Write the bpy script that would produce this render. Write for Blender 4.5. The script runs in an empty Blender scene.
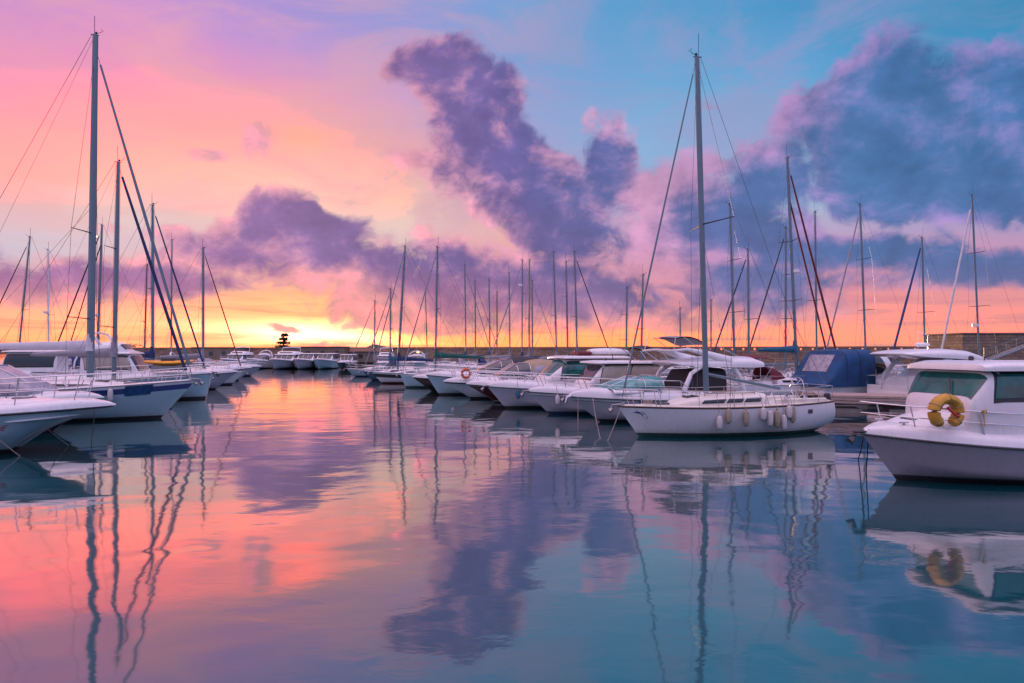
import bpy, bmesh, math, random
from math import sin, cos, pi, radians, atan, atan2, sqrt, asin, acos
from mathutils import Vector, Matrix
random.seed(7)
scene = bpy.context.scene
COL = scene.collection
F = 640.0      # focal length in pixels of a 1024 wide frame
CAM_H = 3.3    # the photographer stands on a quay
# ------------------------------------------------------------------ camera
cam = bpy.data.cameras.new('camera')
cam.sensor_width = 36.0
cam.lens = 36.0 * F / 1024.0
cam.shift_y = 8.5 / 1024.0
cam.clip_start = 0.1
cam.clip_end = 30000
cam_o = bpy.data.objects.new('camera', cam)
cam_o.location = (0, 0, CAM_H)
cam_o.rotation_euler = (radians(90), 0, 0)
COL.objects.link(cam_o)
scene.camera = cam_o
scene.render.resolution_x = 1024
scene.render.resolution_y = 683
# ------------------------------------------------------------------ colour management
vs = scene.view_settings
vs.view_transform = 'Standard'
vs.look = 'None'
vs.exposure = 0.0
vs.gamma = 1.0
vs.use_curve_mapping = False
try:
    scene.cycles.use_denoising = True
    scene.cycles.max_bounces = 6
    scene.cycles.diffuse_bounces = 3
    scene.cycles.glossy_bounces = 4
    scene.cycles.transparent_max_bounces = 8
    scene.cycles.sample_clamp_indirect = 4.0
    scene.cycles.caustics_reflective = False
except Exception:
    pass


def lin(c):
    out = []
    for v in c[:3]:
        v = v / 255.0
        out.append(v / 12.92 if v <= 0.04045 else ((v + 0.055) / 1.055) ** 2.4)
    return tuple(out) + (1.0,)


def AZ(x): return atan((x - 512) / F)
def EL(x, y): return atan((350 - y) / sqrt(F * F + (x - 512) ** 2))


# ------------------------------------------------------------------ sky (world)
class NT:
    def __init__(s, nt): s.nt = nt
    def n(s, t): return s.nt.nodes.new(t)
    def put(s, sock, v):
        if hasattr(v, 'is_linked') or isinstance(v, bpy.types.NodeSocket): s.nt.links.new(v, sock)
        else: sock.default_value = v
    def m(s, op, a, b=None, c=None, clamp=False):
        n = s.n('ShaderNodeMath'); n.operation = op; n.use_clamp = clamp
        for i, v in enumerate((a, b, c)):
            if v is not None: s.put(n.inputs[i], v)
        return n.outputs[0]
    def mr(s, v, a, b, c=0.0, d=1.0, smooth=False):
        if not smooth:
            t = s.m('MULTIPLY_ADD', v, 1.0 / (b - a), -a / (b - a))
            t = s.m('MINIMUM', s.m('MAXIMUM', t, 0.0), 1.0)
            return t if (c == 0.0 and d == 1.0) else s.m('MULTIPLY_ADD', t, d - c, c)
        n = s.n('ShaderNodeMapRange'); n.interpolation_type = 'SMOOTHSTEP'; n.clamp = False
        for i, q in enumerate((v, a, b, c, d)): s.put(n.inputs[i], q)
        return n.outputs[0]
    def mix(s, f, a, b, blend='MIX'):
        n = s.n('ShaderNodeMix'); n.data_type = 'RGBA'; n.blend_type = blend
        s.put(n.inputs['Factor'], f); s.put(n.inputs[6], a); s.put(n.inputs[7], b)
        return n.outputs[2]
    def ramp(s, f, stops, interp='LINEAR'):
        n = s.n('ShaderNodeValToRGB'); s.put(n.inputs[0], f); cr = n.color_ramp; cr.interpolation = interp
        while len(cr.elements) > 1: cr.elements.remove(cr.elements[-1])
        stops = sorted(stops, key=lambda q: q[0])
        cr.elements[0].position = stops[0][0]; cr.elements[0].color = stops[0][1]
        for p, c in stops[1:]:
            e = cr.elements.new(p); e.color = c
        return n.outputs[0]
    def noise(s, vec, scale, detail=5, rough=0.55, dist=0.0, dim='3D'):
        n = s.n('ShaderNodeTexNoise'); n.noise_dimensions = dim
        s.put(n.inputs['Vector'], vec); n.inputs['Scale'].default_value = scale
        n.inputs['Detail'].default_value = detail; n.inputs['Roughness'].default_value = rough
        n.inputs['Distortion'].default_value = dist
        return n
    def comb(s, x, y, z=0.0):
        n = s.n('ShaderNodeCombineXYZ')
        for i, v in enumerate((x, y, z)): s.put(n.inputs[i], v)
        return n.outputs[0]
    def vm(s, op, a, b=None, c=None):
        n = s.n('ShaderNodeVectorMath'); n.operation = op
        s.put(n.inputs[0], a)
        if b is not None: s.put(n.inputs[1], b)
        if c is not None: s.put(n.inputs[3 if op == 'SCALE' else 2], c)
        return n.outputs[1] if op in ('LENGTH', 'DOT_PRODUCT', 'DISTANCE') else n.outputs[0]


def build_sky():
    w = bpy.data.worlds.new('World'); scene.world = w; w.use_nodes = True
    nt = w.node_tree; nt.nodes.clear(); q = NT(nt)
    out = q.n('ShaderNodeOutputWorld'); bg = q.n('ShaderNodeBackground')
    nt.links.new(bg.outputs[0], out.inputs[0])
    tc = q.n('ShaderNodeTexCoord')
    sep = q.n('ShaderNodeSeparateXYZ'); nt.links.new(tc.outputs['Generated'], sep.inputs[0])
    az = q.m('ARCTAN2', sep.outputs[0], sep.outputs[1])
    el = q.m('ARCSINE', q.m('MAXIMUM', sep.outputs[2], 0.0))
    P0 = q.comb(az, el, 0.0)
    # gentle warping of the colour bands
    nz = q.noise(q.vm('MULTIPLY', P0, (1.0, 2.6, 1.0)), 2.2, 4, 0.5)
    wv = q.vm('SUBTRACT', nz.outputs['Color'], (0.5, 0.5, 0.5))
    Pw = q.vm('ADD', P0, q.vm('MULTIPLY', wv, (0.16, 0.07, 0.0)))
    # horizontal streaks low in the sky
    st = q.noise(q.vm('MULTIPLY', P0, (1.0, 9.0, 1.0)), 4.5, 5, 0.6)
    stv = q.m('SUBTRACT', st.outputs['Fac'], 0.5)
    sw = q.n('ShaderNodeSeparateXYZ'); nt.links.new(Pw, sw.inputs[0])
    u = sw.outputs[0]
    v = q.m('ADD', sw.outputs[1], q.m('MULTIPLY', stv, 0.035))
    VM = pi / 2
    up = [(0.64, (160, 160, 205)), (0.8, (200, 175, 205)), (1.2, (215, 190, 215))]
    cols = [
        (-2.4, [(0, (118, 140, 178)), (.15, (130, 155, 198)), (.5, (150, 150, 200))] + up),
        (AZ(-160), [(EL(0, 348), (255, 160, 105)), (.05, (240, 160, 150)), (.15, (225, 165, 185)), (.3, (215, 160, 200))] + up),
        (AZ(0), [(EL(0, y), c) for y, c in ((350, (255, 185, 120)), (330, (255, 202, 138)), (310, (255, 188, 148)), (285, (236, 170, 176)), (250, (205, 196, 214)), (210, (228, 200, 205)), (175, (255, 182, 165)), (120, (253, 165, 172)), (60, (238, 152, 192)), (0, (205, 145, 208)))] + up),
        (AZ(150), [(EL(150, y), c) for y, c in ((350, (255, 200, 120)), (325, (255, 214, 150)), (295, (252, 180, 150)), (245, (222, 200, 212)), (215, (238, 204, 198)), (170, (253, 193, 172)), (115, (253, 165, 168)), (60, (240, 150, 192)), (0, (202, 148, 215)))] + up),
        (AZ(300), [(EL(300, y), c) for y, c in ((350, (255, 205, 110)), (335, (255, 238, 175)), (315, (255, 228, 150)), (290, (255, 195, 140)), (235, (240, 208, 196)), (180, (254, 203, 184)), (130, (254, 178, 155)), (95, (232, 160, 188)), (50, (188, 152, 214)), (0, (162, 148, 216)))] + up),
        (AZ(400), [(EL(400, y), c) for y, c in ((350, (255, 165, 75)), (335, (255, 215, 125)), (315, (255, 190, 120)), (285, (246, 185, 165)), (240, (234, 206, 200)), (200, (250, 200, 178)), (150, (250, 178, 168)), (110, (212, 163, 200)), (60, (165, 155, 215)), (0, (145, 155, 216)))] + up),
        (AZ(512), [(EL(512, y), c) for y, c in ((350, (255, 192, 105)), (338, (255, 202, 125)), (320, (252, 172, 135)), (285, (238, 165, 165)), (235, (244, 180, 168)), (185, (172, 165, 208)), (120, (148, 164, 215)), (60, (124, 160, 212)), (0, (112, 163, 214)))] + up),
        (AZ(650), [(EL(650, y), c) for y, c in ((350, (255, 182, 110)), (335, (255, 180, 125)), (305, (242, 155, 155)), (255, (220, 165, 190)), (205, (165, 176, 214)), (150, (138, 180, 220)), (80, (112, 170, 214)), (0, (82, 158, 208)))] + up),
        (AZ(800), [(EL(800, y), c) for y, c in ((350, (252, 168, 125)), (325, (252, 165, 138)), (290, (238, 150, 160)), (250, (212, 160, 190)), (205, (160, 190, 215)), (150, (130, 185, 220)), (60, (92, 163, 213)), (0, (66, 148, 198)))] + up),
        (AZ(1024), [(EL(1024, y), c) for y, c in ((350, (246, 158, 132)), (325, (250, 158, 142)), (290, (232, 150, 155)), (255, (200, 150, 182)), (215, (165, 158, 200)), (150, (92, 160, 205)), (50, (58, 150, 198)), (0, (38, 138, 184)))] + up),
        (1.5, [(0, (200, 135, 150)), (.15, (160, 140, 185)), (.4, (100, 145, 195))] + up),
        (2.6, [(0, (118, 140, 178)), (.15, (130, 155, 198)), (.5, (150, 150, 200))] + up),
    ]
    vf = q.m('DIVIDE', v, VM)
    base = None
    prev = None
    for a, stops in cols:
        c = q.ramp(vf, [(min(1.0, max(0.0, s_ / VM)), lin(k)) for s_, k in stops])
        if base is None: base = c
        else: base = q.mix(q.mr(u, prev, a), base, c)
        prev = a
    # brighter vault overhead (lights the decks)
    # ---- clouds: blobs by compass direction and height, torn by noise
    n1 = q.noise(q.vm('MULTIPLY', P0, (1.0, 1.35, 1.0)), 7.0, 7, 0.58, 0.2)
    nw = q.noise(P0, 9.0, 3, 0.5)
    wrp = q.vm('SUBTRACT', nw.outputs['Color'], (0.5, 0.5, 0.5))
    Pc = q.vm('ADD', P0, q.vm('MULTIPLY', wrp, (0.07, 0.06, 0.0)))
    blobs = [  # x, y, rx, ry, rot, weight
        (418, 56, 34, 20, 10, 1.0), (455, 80, 46, 38, -30, 1.2), (478, 120, 44, 52, -30, 1.3), (505, 165, 62, 44, -30, 1.35), (545, 195, 66, 42, -20, 1.4),
        (560, 228, 62, 34, -25, 1.2), (606, 165, 30, 50, -8, .95), (645, 190, 44, 22, -20, .8), (425, 160, 42, 12, -10, .62), (592, 128, 16, 20, 0, .6),
        (475, 195, 40, 24, -30, .7),
        (285, 218, 52, 34, 8, 1.25), (330, 235, 50, 26, 0, 1.05), (238, 240, 44, 26, 10, 1.05), (295, 258, 110, 30, 0, 1.05), (170, 276, 140, 24, 0, .8), (60, 285, 110, 20, 0, .7), (370, 275, 80, 36, 0, .85),
        (440, 262, 72, 34, -5, .95), (500, 288, 90, 40, 0, .95), (590, 300, 90, 34, 0, .8), (390, 308, 60, 22, -8, .8), (480, 318, 110, 16, 0, .65), (610, 240, 50, 34, 0, .75),
        (575, 262, 50, 30, 0, .9), (560, 322, 150, 12, 0, .8), (720, 316, 130, 12, 0, .7), (430, 322, 60, 12, 0, .7),
        (690, 185, 60, 30, 0, .9), (705, 235, 95, 60, 0, 1.15), (765, 175, 48, 40, 0, .9), (650, 262, 75, 50, 0, .95), (745, 285, 90, 34, 0, 1.05), (780, 240, 50, 40, 0, 1.0),
        (870, 105, 80, 52, 12, 1.25), (950, 122, 110, 66, 0, 1.35), (1050, 148, 120, 80, 0, 1.35), (920, 175, 120, 46, -6, 1.35), (810, 118, 44, 30, 0, 1.0), (860, 72, 50, 26, 20, .8),
        (860, 160, 70, 40, -30, 1.2),
        (850, 255, 130, 22, 0, .95), (1000, 262, 130, 24, 0, 1.0), (900, 282, 160, 12, 0, .7),
        (706, 103, 22, 9, -15, .62), (208, 156, 22, 8, 0, .6), (258, 140, 24, 16, 20, .55), (742, 74, 26, 8, -30, .5), (150, 232, 70, 9, -5, .5),
        (285, 324, 20, 4, 0, .5), (318, 344, 20, 6, 0, .6), (348, 346, 18, 5, 0, .6), (385, 325, 40, 8, 0, .6),
        (-150, 260, 200, 40, 0, .9), (-200, 120, 160, 60, 10, .9), (1250, 200, 200, 80, 0, 1.1),
    ]
    spc = q.n('ShaderNodeSeparateXYZ'); nt.links.new(Pc, spc.inputs[0])
    pu, pv = spc.outputs[0], spc.outputs[1]
    V2 = q.comb(q.m('MULTIPLY', pu, pu), q.m('MULTIPLY', pu, pv), q.m('MULTIPLY', pv, pv))
    V1 = q.comb(pu, pv, 1.0)

    def field(items, grow, k):
        acc = None
        for x, y, rx, ry, rot, wt in items:
            cz = cos(AZ(x)); a0, e0 = AZ(x), EL(x, y)
            sx, sy = grow * rx / F * cz * cz, grow * ry / F * cz
            c, s_ = cos(radians(rot)), sin(radians(rot))
            A = c * c / sx ** 2 + s_ * s_ / sy ** 2; C_ = s_ * s_ / sx ** 2 + c * c / sy ** 2; B_ = 2 * c * s_ * (1 / sx ** 2 - 1 / sy ** 2)
            # w * (1 - quadratic form)
            d2 = q.vm('DOT_PRODUCT', V2, (-wt * A, -wt * B_, -wt * C_))
            d1 = q.vm('DOT_PRODUCT', V1, (wt * (2 * A * a0 + B_ * e0), wt * (2 * C_ * e0 + B_ * a0), wt * (1 - A * a0 * a0 - B_ * a0 * e0 - C_ * e0 * e0)))
            f = q.m('ADD', d2, d1)
            if acc is None: acc = f
            else:
                n = q.n('ShaderNodeMath'); n.operation = 'SMOOTH_MAX'
                q.put(n.inputs[0], acc); q.put(n.inputs[1], f); n.inputs[2].default_value = k
                acc = n.outputs[0]
        return acc

    dens = field(blobs, 1.24, 0.35)
    dens = q.m('MAXIMUM', dens, -1.5)
    nf = q.m('SUBTRACT', n1.outputs['Fac'], 0.5)
    n5 = q.noise(q.vm('MULTIPLY', Pc, (1.0, 1.15, 1.0)), 22.0, 6, 0.62, 0.6)
    nf5 = q.m('SUBTRACT', n5.outputs['Fac'], 0.5)
    D = q.m('ADD', q.m('ADD', dens, q.m('MULTIPLY', nf, 2.1)), q.m('MULTIPLY', nf5, 1.1))
    D = q.m('SUBTRACT', D, 0.18)
    alpha = q.mr(D, -0.03, 0.50, 0, 1, True)
    # relief: the same noise sampled a little towards the sunset
    n2 = q.noise(q.vm('MULTIPLY', q.vm('ADD', P0, (-0.022, -0.012, 0)), (1.0, 1.35, 1.0)), 7.0, 7, 0.58, 0.2)
    relief = q.m('SUBTRACT', n1.outputs['Fac'], n2.outputs['Fac'])
    thick = q.mr(q.m('SUBTRACT', D, q.m('MULTIPLY', relief, 4.0)), 0.0, 1.0, 0, 1, True)
    cores = [(440, 62, 34, 24, -20), (478, 100, 34, 44, -30), (505, 150, 44, 46, -30), (548, 198, 66, 34, -20), (575, 232, 50, 26, -10), (606, 162, 22, 40, -8),
             (322, 226, 56, 26, 0), (272, 222, 30, 24, 0), (300, 254, 90, 14, 0), (130, 278, 120, 12, 0), (430, 268, 50, 20, 0), (520, 290, 80, 22, 0), (600, 300, 60, 16, 0),
             (735, 228, 60, 34, 0), (778, 190, 40, 34, 0), (760, 286, 70, 20, 0), (890, 112, 74, 46, 12), (970, 130, 110, 60, 0), (1060, 150, 120, 76, 0), (925, 180, 120, 38, -6), (870, 165, 66, 32, -30),
             (860, 255, 120, 15, 0), (1000, 264, 120, 17, 0), (-150, 260, 180, 30, 0), (1250, 200, 180, 70, 0)]
    cd = field([(c_ + (1.0,)) for c_ in cores], 1.3, 0.3)
    cd = q.m('ADD', q.m('MAXIMUM', cd, -1.5), q.m('SUBTRACT', q.m('MULTIPLY_ADD', nf, 2.1, q.m('MULTIPLY', nf5, 1.5)), q.m('MULTIPLY', relief, 5.0)))
    thick = q.mr(cd, -0.75, 0.95, 0, 1, True)
    n4 = q.noise(q.vm('MULTIPLY', Pw, (1.0, 1.5, 1.0)), 13.0, 6, 0.6, 0.4)
    billow = q.m('ADD', q.m('MULTIPLY', q.m('SUBTRACT', n4.outputs['Fac'], 0.5), 0.55), q.m('MULTIPLY', relief, -1.3))
    dark = q.mix(q.mr(az, -0.5, 0.05), lin((150, 108, 166)), lin((100, 94, 156)))
    dark = q.mix(q.mr(az, 0.0, 0.5), dark, lin((74, 114, 170)))
    dark = q.mix(q.mr(el, 0.13, 0.01), dark, q.mix(q.mr(az, -0.1, 0.35), lin((200, 125, 150)), lin((112, 112, 160))))
    lit = q.mix(q.mr(az, -0.1, 0.5), lin((238, 165, 185)), lin((160, 132, 192)))
    lit = q.mix(q.mr(el, 0.16, 0.02), lit, lin((240, 155, 150)))
    cc = q.mix(thick, lit, dark)
    cc = q.vm('SCALE', cc, None, q.m('SUBTRACT', 1.0, billow))
    # high thin veil that greys the open sky, with faint pink wisps
    nv = q.noise(q.vm('MULTIPLY', Pw, (1.0, 2.6, 1.0)), 3.8, 7, 0.62, 0.8)
    vf = q.m('MULTIPLY', q.mr(nv.outputs['Fac'], 0.40, 0.64, 0.05, 0.55, True), q.mr(el, 0.08, 0.2))
    base = q.mix(vf, base, q.mix(q.mr(az, -0.35, 0.15), lin((240, 172, 176)), lin((160, 152, 198))))
    sky = q.mix(q.m('MULTIPLY', alpha, 0.93), base, cc)
    # the sun's glow burning through low cloud
    gx = q.m('DIVIDE', q.m('SUBTRACT', az, AZ(318)), 0.17); gy = q.m('DIVIDE', q.m('SUBTRACT', v, 0.028), 0.021)
    g = q.m('EXPONENT', q.m('MULTIPLY', q.m('ADD', q.m('MULTIPLY', gx, gx), q.m('MULTIPLY', gy, gy)), -1.0))
    gs = q.mr(q.m('ADD', q.m('MULTIPLY', stv, 3.0), g), 0.1, 1.1)
    g = q.m('MULTIPLY', q.m('MULTIPLY', g, gs), q.m('SUBTRACT', 1.0, q.m('MULTIPLY', alpha, 0.85)))
    # thin warm streaks across the low sky
    s3 = q.noise(q.vm('MULTIPLY', P0, (1.0, 14.0, 1.0)), 3.2, 6, 0.62, 0.3)
    sf = q.m('MULTIPLY', q.mr(s3.outputs['Fac'], 0.48, 0.68, 0, 0.75, True), q.mr(el, 0.16, 0.05, 0, 1, True))
    sf = q.m('MULTIPLY', sf, q.m('SUBTRACT', 1.0, alpha))
    sky = q.mix(sf, sky, q.mix(q.mr(az, -0.1, 0.4), lin((240, 150, 125)), lin((215, 135, 150))))
    behind = q.mr(q.m('ABSOLUTE', az), 1.0, 1.7, 0.0, 0.75, True)  # rear sky, out of view, given extra brightness to light the hull sides
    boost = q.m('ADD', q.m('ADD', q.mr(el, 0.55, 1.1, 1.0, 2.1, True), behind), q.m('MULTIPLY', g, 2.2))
    # the sunset side is brighter than a picture can hold in its reds
    rc = q.n('ShaderNodeSeparateColor'); nt.links.new(sky, rc.inputs[0])
    hot = q.mr(rc.outputs[0], 0.86, 1.0, 1.0, 2.5)
    cb = q.n('ShaderNodeCombineColor'); nt.links.new(q.m('MULTIPLY', rc.outputs[0], hot), cb.inputs[0]); nt.links.new(rc.outputs[1], cb.inputs[1]); nt.links.new(rc.outputs[2], cb.inputs[2])
    nt.links.new(cb.outputs[0], bg.inputs[0])
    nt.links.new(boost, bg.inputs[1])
    w.cycles.sampling_method = 'MANUAL'
    w.cycles.sample_map_resolution = 512


build_sky()
# ------------------------------------------------------------------ the sun, low on the horizon behind broken cloud
sun = bpy.data.lights.new('sun', 'SUN'); sun.energy = 2.5; sun.angle = radians(1.0); sun.color = (1.0, 0.62, 0.36)
sun_o = bpy.data.objects.new('sun', sun); COL.objects.link(sun_o)
_az, _el = AZ(300), radians(1.0)
sd = Vector((sin(_az) * cos(_el), cos(_az) * cos(_el), sin(_el)))
sun_o.rotation_euler = sd.to_track_quat('Z', 'Y').to_euler()
sun_o.location = (0, 0, 60)
# ------------------------------------------------------------------ materials
MATS = {}


def principled(name, col, rough=0.5, metal=0.0, spec=0.5, var=0.10, scale=3.0, bump=0.0, coat=0.0, dirt=0.0, scum=False):
    if name in MATS: return MATS[name]
    m = bpy.data.materials.new(name); m.use_nodes = True; nt = m.node_tree; q = NT(nt)
    b = nt.nodes['Principled BSDF']
    tc = q.n('ShaderNodeTexCoord')
    nz = q.noise(tc.outputs['Object'], scale, 5, 0.6)
    c0 = tuple(min(1, v) for v in col[:3]) + (1,)
    c1 = tuple(v * (1 - var * 1.6) for v in col[:3]) + (1,)
    cc = q.mix(q.mr(nz.outputs['Fac'], 0.3, 0.7), c1, c0)
    if dirt > 0:   # run-off streaks and scuffs
        s2 = q.noise(q.vm('MULTIPLY', tc.outputs['Object'], (5.0, 5.0, 0.6)), 2.0, 6, 0.7)
        cc = q.mix(q.m('MULTIPLY', q.mr(s2.outputs['Fac'], 0.5, 0.75), dirt), cc, (0.16, 0.13, 0.10, 1))
    if scum:   # algae and dried salt just above the waterline
        sz = q.n('ShaderNodeSeparateXYZ'); nt.links.new(tc.outputs['Object'], sz.inputs[0])
        s3 = q.noise(q.vm('MULTIPLY', tc.outputs['Object'], (3.0, 3.0, 8.0)), 2.0, 6, 0.7)
        hz = q.m('ADD', sz.outputs[2], q.m('MULTIPLY', q.m('SUBTRACT', s3.outputs['Fac'], 0.5), 0.45))
        cc = q.mix(q.mr(hz, 0.32, 0.06, 0, 0.55), cc, (0.20, 0.19, 0.13, 1))
    nt.links.new(cc, b.inputs['Base Color'])
    rr = q.mr(nz.outputs['Fac'], 0.2, 0.8, max(0.02, rough * 0.8), min(1, rough * 1.2))
    nt.links.new(rr, b.inputs['Roughness'])
    b.inputs['Metallic'].default_value = metal
    b.inputs['Specular IOR Level'].default_value = spec
    if coat: b.inputs['Coat Weight'].default_value = coat; b.inputs['Coat Roughness'].default_value = 0.08
    if bump > 0:
        n3 = q.noise(tc.outputs['Object'], scale * 6, 4, 0.6)
        bp = q.n('ShaderNodeBump'); bp.inputs['Strength'].default_value = bump; bp.inputs['Distance'].default_value = 0.02
        nt.links.new(n3.outputs['Fac'], bp.inputs['Height']); nt.links.new(bp.outputs[0], b.inputs['Normal'])
    MATS[name] = m
    return m


def M(name): return MATS[name]


principled('gelcoat', (0.80, 0.80, 0.82), 0.22, var=0.05, scale=1.2, dirt=0.16, scum=True)
principled('gelcoat_deck', (0.80, 0.78, 0.79), 0.45, var=0.07, scale=2.5, dirt=0.12, bump=0.05)
principled('gelcoat_cream', (0.74, 0.71, 0.64), 0.35, var=0.06, scale=2.0, dirt=0.18)
principled('hull_grey', (0.50, 0.50, 0.57), 0.22, var=0.05, scale=1.0, dirt=0.18, scum=True)
principled('hull_pale_blue', (0.38, 0.58, 0.64), 0.22, var=0.05, scale=1.0, dirt=0.14, scum=True)
principled('hull_slate', (0.36, 0.34, 0.40), 0.18, var=0.05, scale=1.0, dirt=0.18, scum=True)
principled('hull_black', (0.02, 0.02, 0.028), 0.18, var=0.1)
principled('hull_red', (0.10, 0.012, 0.018), 0.18, var=0.1)
principled('hull_blue', (0.03, 0.13, 0.24), 0.18, var=0.1)
principled('antifoul_black', (0.015, 0.017, 0.02), 0.6, var=0.3, scale=5, bump=0.2)
principled('antifoul_green', (0.012, 0.07, 0.06), 0.6, var=0.3, scale=5, bump=0.2)
principled('antifoul_blue', (0.02, 0.05, 0.13), 0.6, var=0.3, scale=5, bump=0.2)
principled('stripe_blue', (0.02, 0.06, 0.22), 0.25)
principled('stripe_dark', (0.03, 0.03, 0.05), 0.3)
principled('stripe_red', (0.35, 0.02, 0.03), 0.3)
principled('rubber_dark', (0.03, 0.035, 0.04), 0.6, bump=0.3)
principled('rubber_grey', (0.30, 0.30, 0.33), 0.5, bump=0.1)
principled('steel', (0.62, 0.62, 0.65), 0.22, metal=1.0, var=0.05)
principled('galvanised', (0.35, 0.35, 0.38), 0.45, metal=0.8, var=0.2, scale=12)
principled('alu', (0.13, 0.20, 0.24), 0.42, metal=0.3, var=0.08, scale=2)
principled('alu_olive', (0.26, 0.24, 0.15), 0.5, metal=0.1, var=0.1, scale=2)
principled('wood_mast', (0.22, 0.12, 0.06), 0.4, var=0.2, scale=4)
principled('dark_metal', (0.05, 0.05, 0.06), 0.4, metal=0.5)
principled('wire', (0.16, 0.16, 0.19), 0.4, metal=0.6)
principled('glass_dark', (0.015, 0.02, 0.03), 0.05, spec=0.8, var=0.2)
principled('glass_smoke', (0.05, 0.05, 0.06), 0.06, spec=0.9, var=0.2)
principled('glass_teal', (0.015, 0.19, 0.17), 0.06, spec=0.7, var=0.5, scale=1.3)
principled('glass_pale_teal', (0.10, 0.38, 0.36), 0.10, spec=0.8, var=0.3)
principled('window_curtain', (0.46, 0.40, 0.34), 0.35, spec=0.6, var=0.15, scale=4)
principled('clear_plastic', (0.42, 0.40, 0.48), 0.25, spec=0.8, var=0.3, scale=4, bump=0.2)
principled('canvas_blue', (0.008, 0.085, 0.24), 0.8, var=0.35, scale=2.2, bump=0.9, dirt=.08)
principled('canvas_navy', (0.012, 0.035, 0.13), 0.75, var=0.25, scale=3, bump=0.5)
principled('canvas_green', (0.01, 0.12, 0.10), 0.75, var=0.25, scale=3, bump=0.5)
principled('canvas_teal', (0.02, 0.15, 0.25), 0.75, var=0.25, scale=3, bump=0.5)
principled('canvas_burgundy', (0.16, 0.012, 0.03), 0.75, var=0.25, scale=3, bump=0.5)
principled('canvas_tan', (0.40, 0.30, 0.20), 0.7, var=0.2, scale=3, bump=0.4)
principled('canvas_white', (0.62, 0.62, 0.66), 0.7, var=0.12, scale=3, bump=0.5)
principled('canvas_grey', (0.30, 0.29, 0.33), 0.7, var=0.15, scale=3, bump=0.5)
principled('canvas_black', (0.03, 0.03, 0.04), 0.7, var=0.15, scale=3, bump=0.4)
principled('rope', (0.36, 0.32, 0.28), 0.9, var=0.3, scale=30)
principled('rope_dark', (0.05, 0.05, 0.06), 0.9, var=0.3, scale=30)
principled('fender_white', (0.62, 0.60, 0.60), 0.5, var=0.12, scale=6, dirt=0.5)
principled('fender_tan', (0.38, 0.33, 0.26), 0.55, var=0.25, scale=6, dirt=0.6)
principled('buoy_yellow', (0.62, 0.34, 0.035), 0.6, var=0.2, scale=7, dirt=0.25)
principled('buoy_orange', (0.60, 0.10, 0.02), 0.5, var=0.1, scale=7)
principled('kayak_yellow', (0.85, 0.36, 0.02), 0.35, var=0.08, scale=3)
principled('red_paint', (0.50, 0.03, 0.03), 0.4)
principled('teak', (0.30, 0.19, 0.12), 0.55, var=0.25, scale=6, dirt=0.2)
principled('concrete', (0.34, 0.31, 0.29), 0.85, var=0.25, scale=1.5, bump=0.4, dirt=0.3)
principled('bark', (0.06, 0.04, 0.03), 0.9, var=0.3, scale=8, bump=0.5)
principled('leaf_dark', (0.035, 0.05, 0.025), 0.8, var=0.4, scale=2)
principled('leaf_mid', (0.06, 0.075, 0.035), 0.8, var=0.4, scale=2)
principled('interior_shade', (0.04, 0.035, 0.04), 0.8, var=0.3)
principled('cushion', (0.55, 0.50, 0.48), 0.8, var=0.2, scale=4)
principled('hill', (0.05, 0.05, 0.05), 0.95, var=0.4, scale=0.05)
principled('seabed', (0.02, 0.05, 0.05), 0.95)
principled('plaster', (0.22, 0.17, 0.14), 0.9, var=0.2, scale=0.6, dirt=0.3)
principled('roof_tile', (0.25, 0.12, 0.08), 0.85, var=0.3, scale=2, bump=0.4)


def planks_mat():
    m = bpy.data.materials.new('planks'); m.use_nodes = True; nt = m.node_tree; q = NT(nt)
    b = nt.nodes['Principled BSDF']; tc = q.n('ShaderNodeTexCoord')
    br = q.n('ShaderNodeTexBrick'); nt.links.new(tc.outputs['Object'], br.inputs['Vector'])
    br.inputs['Scale'].default_value = 1.0; br.inputs['Brick Width'].default_value = 6.0; br.inputs['Row Height'].default_value = 0.16
    br.inputs['Mortar Size'].default_value = 0.012
    br.inputs['Color1'].default_value = (0.36, 0.27, 0.23, 1); br.inputs['Color2'].default_value = (0.46, 0.35, 0.31, 1); br.inputs['Mortar'].default_value = (0.05, 0.04, 0.04, 1)
    nz = q.noise(tc.outputs['Object'], 5, 5, 0.6)
    c = q.mix(q.mr(nz.outputs['Fac'], 0.35, 0.8, 0, 0.5), br.outputs['Color'], (0.2, 0.15, 0.13, 1))
    nt.links.new(c, b.inputs['Base Color']); b.inputs['Roughness'].default_value = 0.7
    MATS['planks'] = m


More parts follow.
